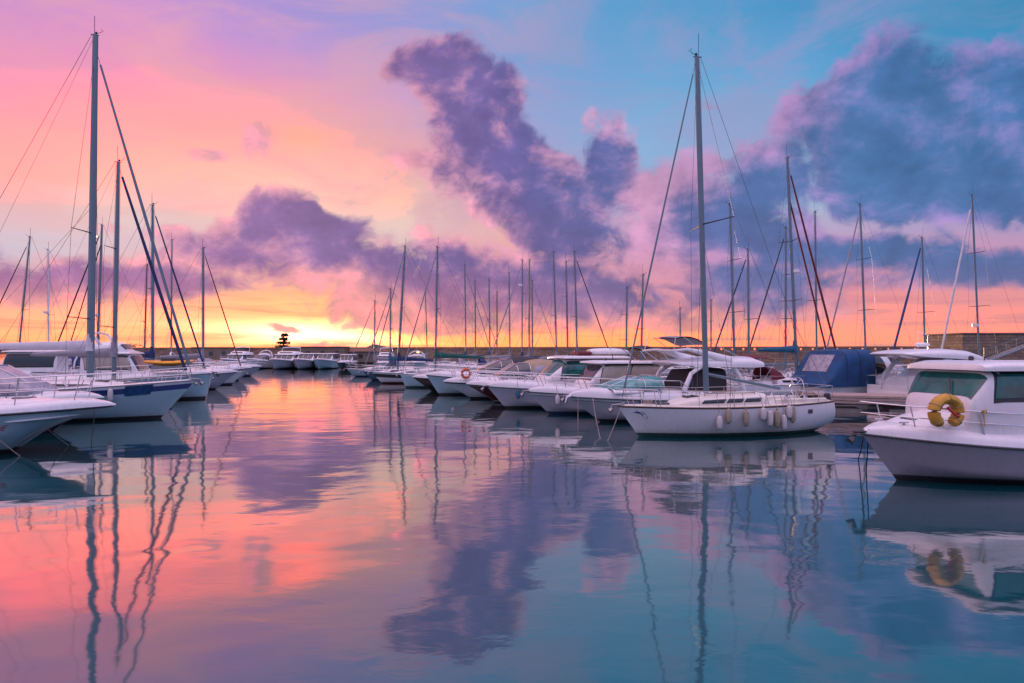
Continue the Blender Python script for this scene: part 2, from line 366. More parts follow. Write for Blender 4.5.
def stone_mat():
    m = bpy.data.materials.new('stone'); m.use_nodes = True; nt = m.node_tree; q = NT(nt)
    b = nt.nodes['Principled BSDF']; tc = q.n('ShaderNodeTexCoord')
    sp = q.n('ShaderNodeSeparateXYZ'); nt.links.new(tc.outputs['Object'], sp.inputs[0])
    nzw = q.noise(tc.outputs['Object'], 0.8, 3, 0.5)
    vec = q.comb(q.m('ADD', q.m('ADD', sp.outputs[0], sp.outputs[1]), q.m('MULTIPLY', nzw.outputs['Fac'], 0.5)), q.m('ADD', sp.outputs[2], q.m('MULTIPLY', nzw.outputs['Fac'], 0.15)), 0.0)
    br = q.n('ShaderNodeTexBrick'); nt.links.new(vec, br.inputs['Vector'])
    br.inputs['Scale'].default_value = 1.0; br.inputs['Brick Width'].default_value = 1.1; br.inputs['Row Height'].default_value = 0.42
    br.inputs['Mortar Size'].default_value = 0.03
    br.inputs['Color1'].default_value = (0.20, 0.14, 0.10, 1); br.inputs['Color2'].default_value = (0.36, 0.25, 0.17, 1); br.inputs['Mortar'].default_value = (0.10, 0.08, 0.07, 1)
    nz = q.noise(tc.outputs['Object'], 0.6, 6, 0.7)
    c = q.mix(q.mr(nz.outputs['Fac'], 0.4, 0.7, 0, 0.7), br.outputs['Color'], (0.10, 0.08, 0.07, 1))
    nt.links.new(c, b.inputs['Base Color']); b.inputs['Roughness'].default_value = 0.9
    bp = q.n('ShaderNodeBump'); bp.inputs['Strength'].default_value = 0.6; bp.inputs['Distance'].default_value = 0.05
    nt.links.new(br.outputs['Fac'], bp.inputs['Height']); bp.invert = True; nt.links.new(bp.outputs[0], b.inputs['Normal'])
    MATS['stone'] = m


def water_mat():
    m = bpy.data.materials.new('water'); m.use_nodes = True; nt = m.node_tree; q = NT(nt); nt.nodes.clear()
    out = q.n('ShaderNodeOutputMaterial'); tc = q.n('ShaderNodeTexCoord')
    P = tc.outputs['Object']
    # slow swell, mid wobble and light ripples (metres)
    a = q.noise(q.vm('MULTIPLY', P, (0.55, 0.8, 1)), 0.55, 2, 0.5, 0.3)
    b = q.noise(q.vm('MULTIPLY', P, (0.8, 1.3, 1)), 1.9, 3, 0.5, 0.4)
    c = q.noise(q.vm('MULTIPLY', P, (0.7, 1.6, 1)), 5.5, 3, 0.55, 0.3)
    patch = q.noise(q.vm('MULTIPLY', P, (0.7, 1.0, 1)), 0.09, 3, 0.5, 0.5)
    pf = q.mr(patch.outputs['Fac'], 0.38, 0.62, 0.15, 1.0, True)
    sp = q.n('ShaderNodeSeparateXYZ'); nt.links.new(P, sp.inputs[0])
    far = q.mr(sp.outputs[1], 12, 50, 0.1, 1.0, True)   # the basin is a little breezier beyond the berths
    h = q.m('ADD', q.m('MULTIPLY', a.outputs['Fac'], 0.030), q.m('MULTIPLY', b.outputs['Fac'], q.m('MULTIPLY', pf, 0.0050)))
    h = q.m('ADD', h, q.m('MULTIPLY', c.outputs['Fac'], q.m('MULTIPLY', q.m('MULTIPLY', pf, far), 0.0016)))
    bp = q.n('ShaderNodeBump'); bp.inputs['Strength'].default_value = 1.0; bp.inputs['Distance'].default_value = 1.0
    nt.links.new(h, bp.inputs['Height'])
    gl = q.n('ShaderNodeBsdfGlossy'); gl.inputs['Roughness'].default_value = 0.05
    gl.inputs['Color'].default_value = (0.95, 0.86, 0.80, 1)
    nt.links.new(bp.outputs[0], gl.inputs['Normal'])
    df = q.n('ShaderNodeBsdfDiffuse'); df.inputs['Color'].default_value = (0.001, 0.075, 0.10, 1)
    fr = q.n('ShaderNodeFresnel'); fr.inputs['IOR'].default_value = 1.33; nt.links.new(bp.outputs[0], fr.inputs['Normal'])
    fac = q.m('MULTIPLY_ADD', q.m('POWER', fr.outputs[0], 0.6), 1.18, 0.06, clamp=True)
    mx = q.n('ShaderNodeMixShader'); nt.links.new(fac, mx.inputs[0]); nt.links.new(df.outputs[0], mx.inputs[1]); nt.links.new(gl.outputs[0], mx.inputs[2])
    nt.links.new(mx.outputs[0], out.inputs[0])
    MATS['water'] = m


def lamp_mat():
    m = bpy.data.materials.new('lamp_glow'); m.use_nodes = True; b = m.node_tree.nodes['Principled BSDF']
    b.inputs['Emission Color'].default_value = (1.0, 0.62, 0.12, 1); b.inputs['Emission Strength'].default_value = 3.0
    MATS['lamp_glow'] = m


planks_mat(); stone_mat(); water_mat(); lamp_mat()


# ------------------------------------------------------------------ mesh builder
class MB:
    def __init__(s): s.v = []; s.f = []; s.m = []; s.sm = []

    def add(s, vs_, fs_, mi=0, smooth=True):
        o = len(s.v); s.v += [tuple(p) for p in vs_]
        for f in fs_: s.f.append([o + i for i in f]); s.m.append(mi); s.sm.append(smooth)

    def tube(s, pts, r, n=6, mi=0, cap=True, flat=1.0):
        pts = [Vector(p) for p in pts]
        k = len(pts)
        if not isinstance(r, (list, tuple)): r = [r] * k
        vs_ = []; fs_ = []
        up = Vector((0, 0, 1))
        for i, p in enumerate(pts):
            d = (pts[min(i + 1, k - 1)] - pts[max(i - 1, 0)])
            if d.length < 1e-9: d = Vector((0, 0, 1))
            d.normalize()
            a = d.cross(up)
            if a.length < 0.1: a = d.cross(Vector((1, 0, 0)))
            a.normalize(); b = d.cross(a).normalized()
            for j in range(n):
                t = 2 * pi * j / n
                vs_.append(p + a * (cos(t) * r[i] * flat) + b * (sin(t) * r[i]))
        for i in range(k - 1):
            for j in range(n):
                fs_.append((i * n + j, i * n + (j + 1) % n, (i + 1) * n + (j + 1) % n, (i + 1) * n + j))
        if cap: fs_.append(list(range(n))); fs_.append([(k - 1) * n + j for j in range(n)][::-1])
        s.add(vs_, fs_, mi)

    def box(s, c, size, rz=0.0, mi=0, bev=0.0):
        x, y, z = [d / 2 for d in size]
        R_ = Matrix.Rotation(rz, 3, 'Z')
        if bev > 0:
            b = min(bev, x * .9, y * .9, z * .9)
            vs_ = []; 
            for zz, ins in ((-z, b), (-z + b, 0), (z - b, 0), (z, b)):
                xx, yy = x - ins, y - ins
                k = b
                ring = [(xx - k, -yy), (xx, -yy + k), (xx, yy - k), (xx - k, yy), (-xx + k, yy), (-xx, yy - k), (-xx, -yy + k), (-xx + k, -yy)]
                vs_ += [R_ @ Vector((a_, b_, zz)) + Vector(c) for a_, b_ in ring]
            fs_ = [list(range(8))[::-1], list(range(24, 32))]
            for r_ in range(3):
                for j in range(8): fs_.append((r_ * 8 + j, r_ * 8 + (j + 1) % 8, (r_ + 1) * 8 + (j + 1) % 8, (r_ + 1) * 8 + j))
            s.add(vs_, fs_, mi, False); return
        vs_ = [R_ @ Vector((sx * x, sy * y, sz * z)) + Vector(c) for sz in (-1, 1) for sx, sy in ((-1, -1), (1, -1), (1, 1), (-1, 1))]
        s.add(vs_, [(3, 2, 1, 0), (4, 5, 6, 7), (0, 1, 5, 4), (1, 2, 6, 5), (2, 3, 7, 6), (3, 0, 4, 7)], mi, False)

    def grid(s, rows, mi=0, close=False, smooth=True):
        n = len(rows[0]); vs_ = [p for r in rows for p in r]; fs_ = []
        for i in range(len(rows) - 1):
            for j in range(n - (0 if close else 1)):
                fs_.append((i * n + j, i * n + (j + 1) % n, (i + 1) * n + (j + 1) % n, (i + 1) * n + j))
        s.add(vs_, fs_, mi, smooth)

    def ball(s, c, r, n=10, mi=0, sz=1.0):
        rows = []
        for i in range(n + 1):
            a = -pi / 2 + pi * i / n
            rows.append([(c[0] + r * cos(a) * cos(2 * pi * j / n), c[1] + r * cos(a) * sin(2 * pi * j / n), c[2] + r * sz * sin(a)) for j in range(n)])
        s.grid(rows, mi, True)

    def build(s, name, mats, parent=None, loc=None, rz=0.0, sharp=35):
        me = bpy.data.meshes.new(name); me.from_pydata(s.v, [], s.f)
        if not isinstance(mats, (list, tuple)): mats = [mats]
        for m in mats: me.materials.append(MATS[m] if isinstance(m, str) else m)
        for p, mi, sm in zip(me.polygons, s.m, s.sm): p.material_index = mi; p.use_smooth = sm
        bm = bmesh.new(); bm.from_mesh(me); bmesh.ops.remove_doubles(bm, verts=bm.verts, dist=0.0005)
        bmesh.ops.recalc_face_normals(bm, faces=bm.faces)
        bm.to_mesh(me); bm.free()
        try: me.set_sharp_from_angle(angle=radians(sharp))
        except Exception: pass
        o = bpy.data.objects.new(name, me); COL.objects.link(o)
        if loc is not None: o.location = loc
        o.rotation_euler = (0, 0, rz)
        if parent is not None: o.parent = parent
        return o


def tag(o, label=None, cat=None, group=None, kind=None):
    if label: o['label'] = label
    if cat: o['category'] = cat
    if group: o['group'] = group
    if kind: o['kind'] = kind
    return o


def empty(name, loc, rz, label, cat, group=None):
    o = bpy.data.objects.new(name, None); COL.objects.link(o)
    o.location = loc; o.rotation_euler = (0, 0, rz); o.empty_display_size = 0.3
    return tag(o, label, cat, group)


# ------------------------------------------------------------------ hull geometry
class Hull:
    def __init__(s, L, B, fb, fs, kind='sail', rake=1.0, srake=-0.2, tm=.42, tr=.55, p=2.3, draft=.45, sag=.08, chine=.1, flare=1.4):
        s.L, s.B, s.fb, s.fs, s.kind, s.rake, s.srake, s.tm, s.tr, s.p, s.draft, s.sag, s.ch, s.flare = L, B, fb, fs, kind, rake, srake, tm, tr, p, draft, sag, chine, flare

    def zs(s, t): return s.fs + (s.fb - s.fs) * t ** 1.7 - s.sag * sin(pi * t)

    def hb(s, t):
        if t > s.tm: f = 1 - ((t - s.tm) / (1 - s.tm)) ** s.p
        else: f = 1 - (1 - s.tr) * ((s.tm - t) / s.tm) ** 2
        return s.B / 2 * max(f, 0.012)

    def zk(s, t):
        if s.kind == 'sail':
            a = max(0, (0.30 - t) / 0.30) ** 1.6
            b = max(0, (t - .55) / .45) ** 2
            return -s.draft + (s.draft + 0.22) * a + (s.draft - .12) * b
        return -s.draft + s.draft * .5 * max(0, (t - .5) * 2) ** 2

    def pt(s, t, z, side=1):
        zs, zk = s.zs(t), s.zk(t)
        z = max(z, zk); w = s.hb(t); f = min(1.0, max(0.0, (z - zk) / (zs - zk)))
        if s.kind == 'sail':
            e = (1 - (1 - f) ** 2.6) ** 0.55 if f < 1 else 1.0
            b = t ** 2.5
            y = w * ((1 - b) * e + b * f ** 0.85)
        else:
            zc = s.ch + (zs * .50) * t ** 4; yc = .90 - .42 * t ** 3
            zc = max(zc, zk + .05)
            if z < zc: y = w * yc * (z - zk) / (zc - zk)
            else: y = w * (yc + (1 - yc) * max(0.0, (z - zc) / (zs - zc)) ** s.flare)
        x = -s.L / 2 + s.L * t
        g = 1 - z / zs
        x -= s.rake * g * t ** 6
        x += s.srake * g * (1 - t) ** 6
        return Vector((x, side * y, z))

    def sheer(s, t, side=1, inset=0.0, dz=0.0):
        w = s.hb(t) - inset
        return Vector((-s.L / 2 + s.L * t - (inset * .8 if t > .97 else 0), side * max(w, 0.0), s.zs(t) + dz))


def hull_mesh(H, mats, d1=.06, d2=.14, boot=.10, nt=26):
    """mats: bottom, boot, side, stripe, top"""
    mb = MB()
    ts = [(i / nt) for i in range(nt + 1)]
    ts = [t if t < .7 else .7 + .3 * (1 - max(0.0, 1 - (t - .7) / .3) ** 1.5) for t in ts]
    for side in (1, -1):
        rows = []
        for t in ts:
            zs, zk = H.zs(t), H.zk(t)
            top = zs - d2
            lev = [zk, zk + (boot - zk) * .3, zk + (boot - zk) * .6, boot, boot + .05] + [boot + .05 + (top - boot - .05) * k / 6 for k in range(1, 6)] + [top, zs - d1, zs]
            lev = [max(z, zk) for z in lev]
            rows.append([H.pt(t, z, side) for z in lev])
        n = len(rows[0])
        for j in range(n - 1):
            mi = 0 if j < 3 else 1 if j == 3 else 3 if j == n - 3 else 4 if j == n - 2 else 2
            mb.grid([[r[j], r[j + 1]] for r in rows], mi)
        if side == 1: R0, R1_ = rows[0], rows[-1]
        else:
            a0, a1 = R0, R1_
            for j in range(n - 1):
                mi = 0 if j < 3 else 1 if j == 3 else 3 if j == n - 3 else 4 if j == n - 2 else 2
                mb.add([a0[j], a0[j + 1], rows[0][j + 1], rows[0][j]], [(0, 1, 2, 3)], 2 if mi in (3,) else mi, False)
                mb.add([a1[j], a1[j + 1], rows[-1][j + 1], rows[-1][j]], [(0, 1, 2, 3)], mi, True)
    return mb


def deck_mesh(H, inset=.03, dz=-.03, camber=.08, nt=24, n=9, t0=0.0, t1=1.0, hgt=None, pw=2.0):
    mb = MB(); rows = []
    for i in range(nt + 1):
        t = t0 + (t1 - t0) * i / nt
        w = max(H.hb(t) - inset, .004); z = H.zs(t) + dz; x = -H.L / 2 + H.L * t
        if t > .96: x -= inset
        c = camber if hgt is None else hgt(t)
        rows.append([(x, w * f, z + c * (1 - abs(f) ** pw)) for f in [(-1 + 2 * k / (n - 1)) for k in range(n)]])
    if hgt is not None:   # tighter shoulders for a raised moulding
        fr = [-1, -.985, -.95, -.88, -.75, -.5, 0, .5, .75, .88, .95, .985, 1]
        rows = []
        for i in range(nt + 1):
            t = t0 + (t1 - t0) * i / nt
            w = max(H.hb(t) - inset, .004); z = H.zs(t) + dz; x = -H.L / 2 + H.L * t
            rows.append([(x, w * f, z + hgt(t) * max(0.0, 1 - abs(f) ** pw) ** .5) for f in fr])
        mb.add(rows[0], [list(range(len(fr)))], 0, False)
        mb.add(rows[-1], [list(range(len(fr)))], 0, False)
    mb.grid(rows)
    return mb


# ------------------------------------------------------------------ domes: cabins, canopies, roofs
class Dome:
    """stations: (x, half width, base z, height); superellipse sections"""
    def __init__(s, st, n=4.0): s.st = st; s.n = n

    def at(s, x):
        st = s.st
        if st[0][0] < st[-1][0]:
            for a, b in zip(st, st[1:]):
                if x <= b[0]: break
        else:
            for a, b in zip(st, st[1:]):
                if x >= b[0]: break
        f = 0 if a[0] == b[0] else (x - a[0]) / (b[0] - a[0]); f = min(1, max(0, f))
        return [a[i] + (b[i] - a[i]) * f for i in range(1, 4)]

    def p(s, x, th, off=0.0):
        w, zb, h = s.at(x)
        e = 2.0 / s.n; c, q = cos(th), abs(sin(th))
        P = Vector((x, w * (1 if c >= 0 else -1) * abs(c) ** e, zb + h * q ** e))
        if off:
            d = 0.02
            A = s.p(x + d, th) - s.p(x - d, th); Bv = s.p(x, min(pi, th + .01)) - s.p(x, max(0, th - .01))
            nn = A.cross(Bv)
            if nn.length > 1e-9:
                nn.normalize()
                ctr = Vector((x, 0, zb + h * .3))
                if nn.dot(P - ctr) < 0: nn = -nn
                P = P + nn * off
        return P

    def ths(s, k=20):
        # even spacing along the section
        out = []
        for i in range(k + 1):
            a = pi * i / k
            out.append(a)
        # densify near ends for boxy sections
        ex = [.02, .05, .1]
        return sorted(set(out + ex + [pi - e for e in ex]))

    def mesh(s, caps=True, sub=0, floor=False):
        xs = [q[0] for q in s.st]; 
        if sub:
            nx = []
            for a, b in zip(xs, xs[1:]): nx += [a + (b - a) * k / sub for k in range(sub)]
            xs = nx + [xs[-1]]
        th = s.ths(); mb = MB()
        rows = [[s.p(x, t) for t in th] for x in xs]
        # repeated x values need the stations themselves
        if not sub:
            rows = []
            e = 2.0 / s.n
            for x, w, zb, h in s.st:
                rows.append([(x, w * (1 if cos(t) >= 0 else -1) * abs(cos(t)) ** e, zb + h * abs(sin(t)) ** e) for t in th])
        mb.grid(rows)
        if caps:
            mb.add(rows[0], [list(range(len(th)))], 0, False); mb.add(rows[-1], [list(range(len(th)))], 0, False)
        return mb

    def thz(s, zf, side=1):
        a = asin(min(1, zf) ** (s.n / 2)); return a if side > 0 else pi - a

    def thy(s, yf):
        a = acos(min(1, abs(yf)) ** (s.n / 2)); return a if yf >= 0 else pi - a

    def patch(s, mb, c00, c10, c11, c01, off=.012, mi=0, k=12):
        """corners (x, theta): bottom-left, bottom-right, top-right, top-left"""
        top = []; bot = []
        for j in range(k + 1):
            v = j / k; r1 = []; r0 = []
            for i in range(k + 1):
                u = i / k
                x = (c00[0] * (1 - u) + c10[0] * u) * (1 - v) + (c01[0] * (1 - u) + c11[0] * u) * v
                t = (c00[1] * (1 - u) + c10[1] * u) * (1 - v) + (c01[1] * (1 - u) + c11[1] * u) * v
                r1.append(s.p(x, t, off)); r0.append(s.p(x, t, off - .02))
            top.append(r1); bot.append(r0)
        mb.grid(top, mi)
        ed = [(top[0], bot[0]), (top[-1], bot[-1]), ([r[0] for r in top], [r[0] for r in bot]), ([r[-1] for r in top], [r[-1] for r in bot])]
        for a, b in ed: mb.grid([a, b], mi, smooth=False)


def side_windows(dome, parent, mat, xs, z0=.35, z1=.75, slant=0.0, frame=True, name='window'):
    """xs: list of (x0,x1) panes; built on both sides"""
    for side in (1, -1):
        for x0, x1 in xs:
            a, b = dome.thz(z0, side), dome.thz(z1, side)
            if frame:
                g = .035 * (1 if x1 > x0 else -1)
                fm = MB(); a2, b2 = dome.thz(max(.02, z0 - .06), side), dome.thz(min(.98, z1 + .06), side)
                dome.patch(fm, (x0 - g, a2), (x1 + g, a2), (x1 - slant + g, b2), (x0 - slant - g, b2), .006)
                fo = fm.build(name + '_frame', 'rubber_dark', parent)
            mb = MB(); dome.patch(mb, (x0, a), (x1, a), (x1 - slant, b), (x0 - slant, b), .020)
            w_ = mb.build(name, mat, parent)


def rail(H, parent, t0, t1, h=.62, posts=6, r=.014, inset=.08, mid=True, base=0.0, name='guard_rail', lean=.12, mat='steel', bowpad=0.0, droop=True):
    mb = MB()
    K = 16
    for lev, rr in ((h, r), (h * .5, r * .7)) if mid else ((h, r),):
        for_ring = []
        ts = [t0 + (t1 - t0) * i / K for i in range(K + 1)]
        L_ = [H.sheer(t, 1, inset, base + lev * (1 if t > t0 + 1e-6 or not droop else .55)) + Vector((bowpad * (t - t0) / (t1 - t0) + lean * lev * (1 if t > .9 else 0), 0, 0)) for t in ts]
        R_ = [Vector((p.x, -p.y, p.z)) for p in reversed(L_)]
        if t1 > .97:
            tip = L_[-1]
            mb.tube(L_ + [Vector((tip.x + .05, 0, tip.z))] + R_, rr)
        else:
            mb.tube(L_, rr); mb.tube(R_, rr)
    for side in (1, -1):
        for i in range(posts):
            t = t0 + (t1 - t0) * (i + .3) / posts
            a = H.sheer(t, side, inset, base); b = H.sheer(t, side, inset, base + h) + Vector((bowpad * (t - t0) / (t1 - t0) + lean * h * (1 if t > .9 else 0), 0, 0))
            mb.tube([a + Vector((-.10 if lean else 0, 0, -.03)), b], r)
    return mb.build(name, mat, parent)


def rub_rail(H, parent, mat='rubber_grey', r=.035, dz=-.04, name='rub_rail'):
    mb = MB()
    for side in (1, -1):
        mb.tube([H.pt(i / 30, H.zs(i / 30) + dz, side) + Vector((0, side * r * .3, 0)) for i in range(31)], r, 6)
    return mb.build(name, mat, parent)
# ------------------------------------------------------------------ boats
def heading(deg): return radians(deg)


def wx(px, D): return (px - 512) / F * D


def to_local_dx(th, dx): return Vector((cos(th) * dx, -sin(th) * dx, 0))


def root_from_tip(px, D, th, L, back=0.0):
    """place a boat so that its stem head stands at depth D under column px"""
    d = Vector((cos(th), sin(th), 0))
    return Vector((wx(px, D), D, 0)) - d * (L / 2 - back)


def anchor(parent, H, mat='galvanised'):
    t = H.sheer(1.0); mb = MB()
    mb.box((t.x - .05, 0, t.z + .03), (.5, .16, .06), bev=.02)
    mb.tube([(t.x - .3, 0, t.z + .09), (t.x + .2, 0, t.z + .02), (t.x + .28, 0, t.z - .15)], .025)
    mb.add([(t.x + .1, 0, t.z - .02), (t.x + .34, .14, t.z - .2), (t.x + .22, 0, t.z - .30), (t.x + .34, -.14, t.z - .2), (t.x + .36, 0, t.z - .12)], [(0, 1, 2), (0, 2, 3), (0, 1, 4), (0, 4, 3), (1, 2, 4), (2, 3, 4)], 0, False)
    return mb.build('anchor', mat, parent)


def rig(root, H, xm, zbase, top, dx, th, mr=.085, mast_mat='alu', spreaders=(0.5,), sw=.9, stay=('alu', .035), stay_from=.96, backstay=True, wire=.009, boom=None, cover=None, extras=True, stay_to=None, radar=None, cut=None, second_stay=None):
    lean = to_local_dx(th, dx)
    B0 = Vector((xm, 0, zbase))
    def mp(z): return B0 + lean * ((z - zbase) / (top - zbase)) + Vector((0, 0, z - zbase))
    mb = MB(); mb.tube([mp(zbase), mp(zbase + (top - zbase) * .6), mp(top)], [mr, mr * .97, mr * .72], 10, flat=.82)
    mb.tube([mp(top) + Vector((.16, 0, -.03)), mp(top) + Vector((-.2, 0, .0))], .025)
    mast = mb.build('mast', mast_mat, root)
    sp = MB()
    shr = []
    for f in spreaders:
        z = zbase + (top - zbase) * f
        w = sw * (1.15 - f * .5)
        for s in (1, -1):
            tip = mp(z) + Vector((-.28 * w, s * w, .04))
            sp.tube([mp(z), tip], [.03, .018], 6); shr.append((f, s, tip))
    if spreaders: sp.build('spreaders', 'dark_metal', mast)
    wr = MB()
    for s in (1, -1):
        tips = [q[2] for q in shr if q[1] == s]
        cp = H.sheer((xm + H.L / 2) / H.L - .02, s, .06, 0)
        pts = [cp] + tips + [mp(top - (top - zbase) * (1 - stay_from))]
        wr.tube(pts, wire, 4)
        if tips: wr.tube([cp + Vector((-.2, 0, 0)), mp(zbase + (top - zbase) * (spreaders[0] - .02))], wire, 4)
    if backstay:
        a = mp(top) + Vector((-.15, 0, 0)); b = H.sheer(0.0, 1, .1, .02)
        m_ = a + (Vector((b.x, 0, b.z)) - a) * .75
        wr.tube([a, m_], wire, 4); wr.tube([m_, b], wire, 4); wr.tube([m_, Vector((b.x, -b.y, b.z))], wire, 4)
    # halyards lie close to the mast
    wr.tube([mp(zbase + .3) + Vector((.14, .05, 0)), mp(top - .1) + Vector((.12, 0, 0))], wire * .7, 4)
    wr.tube([mp(zbase + .3) + Vector((-.16, -.06, 0)), mp(top - .1) + Vector((-.12, 0, 0))], wire * .7, 4)
    wr.build('standing_rigging', 'wire', root)
    if stay:
        fs = MB(); a = mp(zbase + (top - zbase) * stay_from) + Vector((.06, 0, 0))
        b = stay_to or (H.sheer(1.0) + Vector((-.18, 0, .18)))
        p1 = a + (b - a) * .04; p2 = a + (b - a) * .95
        fs.tube([a, p1], wire, 4); fs.tube([p1, p1 + (p2 - p1) * .5, p2], [stay[1] * .75, stay[1] * 1.1, stay[1]], 8)
        fs.tube([p2, b], wire * 1.5, 5); fs.tube([p2, p2 + (b - p2) * .3], stay[1] * 1.5, 8)
        fs.build('furled_jib', stay[0], root)
    if second_stay:
        fs = MB(); a = mp(zbase + (top - zbase) * second_stay[2]) + Vector((.06, 0, 0)); b = H.sheer(1.0) + Vector((-second_stay[3], 0, .1))
        fs.tube([a, a + (b - a) * .5, b], second_stay[1], 8); fs.build('furled_staysail', second_stay[0], root)
    if boom:
        bl, bz, drop = boom
        a = mp(bz); b = a + Vector((-bl, 0, -drop))
        bo = MB(); bo.tube([a + Vector((-.08, 0, 0)), b], .06, 8); bom = bo.build('boom', 'alu', root)
        if cover:
            cv = MB(); K = 12
            rows = []
            for i in range(K + 1):
                f = i / K; c = a + (b - a) * (f * .97 + .0); sag = .03 * sin(f * 19) + .02 * sin(f * 41)
                hh = (.27 * (1 - f) + .16) * (1 + sag); ww = .17 * (1 - f * .35)
                if i == 0: ww *= .8
                rows.append([(c.x + (.12 if i == 0 else 0), c.y + ww * cos(2 * pi * j / 10), c.z + hh * .38 + hh * .62 * sin(2 * pi * j / 10)) for j in range(10)])
            cv.grid(rows, 0, True); cv.add(rows[0], [list(range(10))]); cv.add(rows[-1], [list(range(10))])
            # cover rises up the mast
            zt = bz + .75
            cv.tube([mp(bz - .1) + Vector((-.05, 0, 0)), mp(bz + .3) + Vector((-.06, 0, 0)), mp(zt) + Vector((-.03, 0, 0))], [.2, .17, .12], 10)
            cv.build('sail_cover', cover, bom)
            lz = MB(); lz.tube([mp(zbase + (top - zbase) * .5), b + (a - b) * .12 + Vector((0, .12, .1))], wire * .6, 4); lz.tube([mp(top), b], wire * .6, 4)
            lz.build('topping_lift', 'wire', bom)
    if extras:
        e = MB(); T = mp(top)
        e.tube([T + Vector((-.05, .03, 0)), T + Vector((-.05, .03, .9))], wire * 1.2, 4)
        e.tube([T, T + Vector((.30, 0, .16))], .012, 4); e.tube([T + Vector((.30, -.12, .22)), T + Vector((.30, .12, .22))], .012, 4)
        e.ball(T + Vector((.04, 0, .08)), .06, 6)
        e.build('masthead_gear', 'dark_metal', mast)
    if radar:
        zr = radar
        r_ = MB(); r_.tube([mp(zr) + Vector((.25, 0, 0)), mp(zr) + Vector((.25, 0, .22))], .27, 12); r_.box(mp(zr) + Vector((.12, 0, -.04)), (.3, .12, .05))
        r_.build('radar_dome', 'gelcoat', mast)
    return mast, mp


def bow_line(px_label, p0, p1, label, r=.014, mat='rope', group='mooring lines running from the bows into the water'):
    a, b = Vector(p0), Vector(p1); L_ = (b - a)
    pts = [a + L_ * (i / 8) + Vector((0, 0, -.12 * L_.length * .25 * sin(pi * i / 8))) for i in range(9)]
    mb = MB(); mb.tube([p - a for p in pts], r, 5)
    o = mb.build('mooring_line', mat, None, loc=a)
    return tag(o, label, 'mooring line', group)


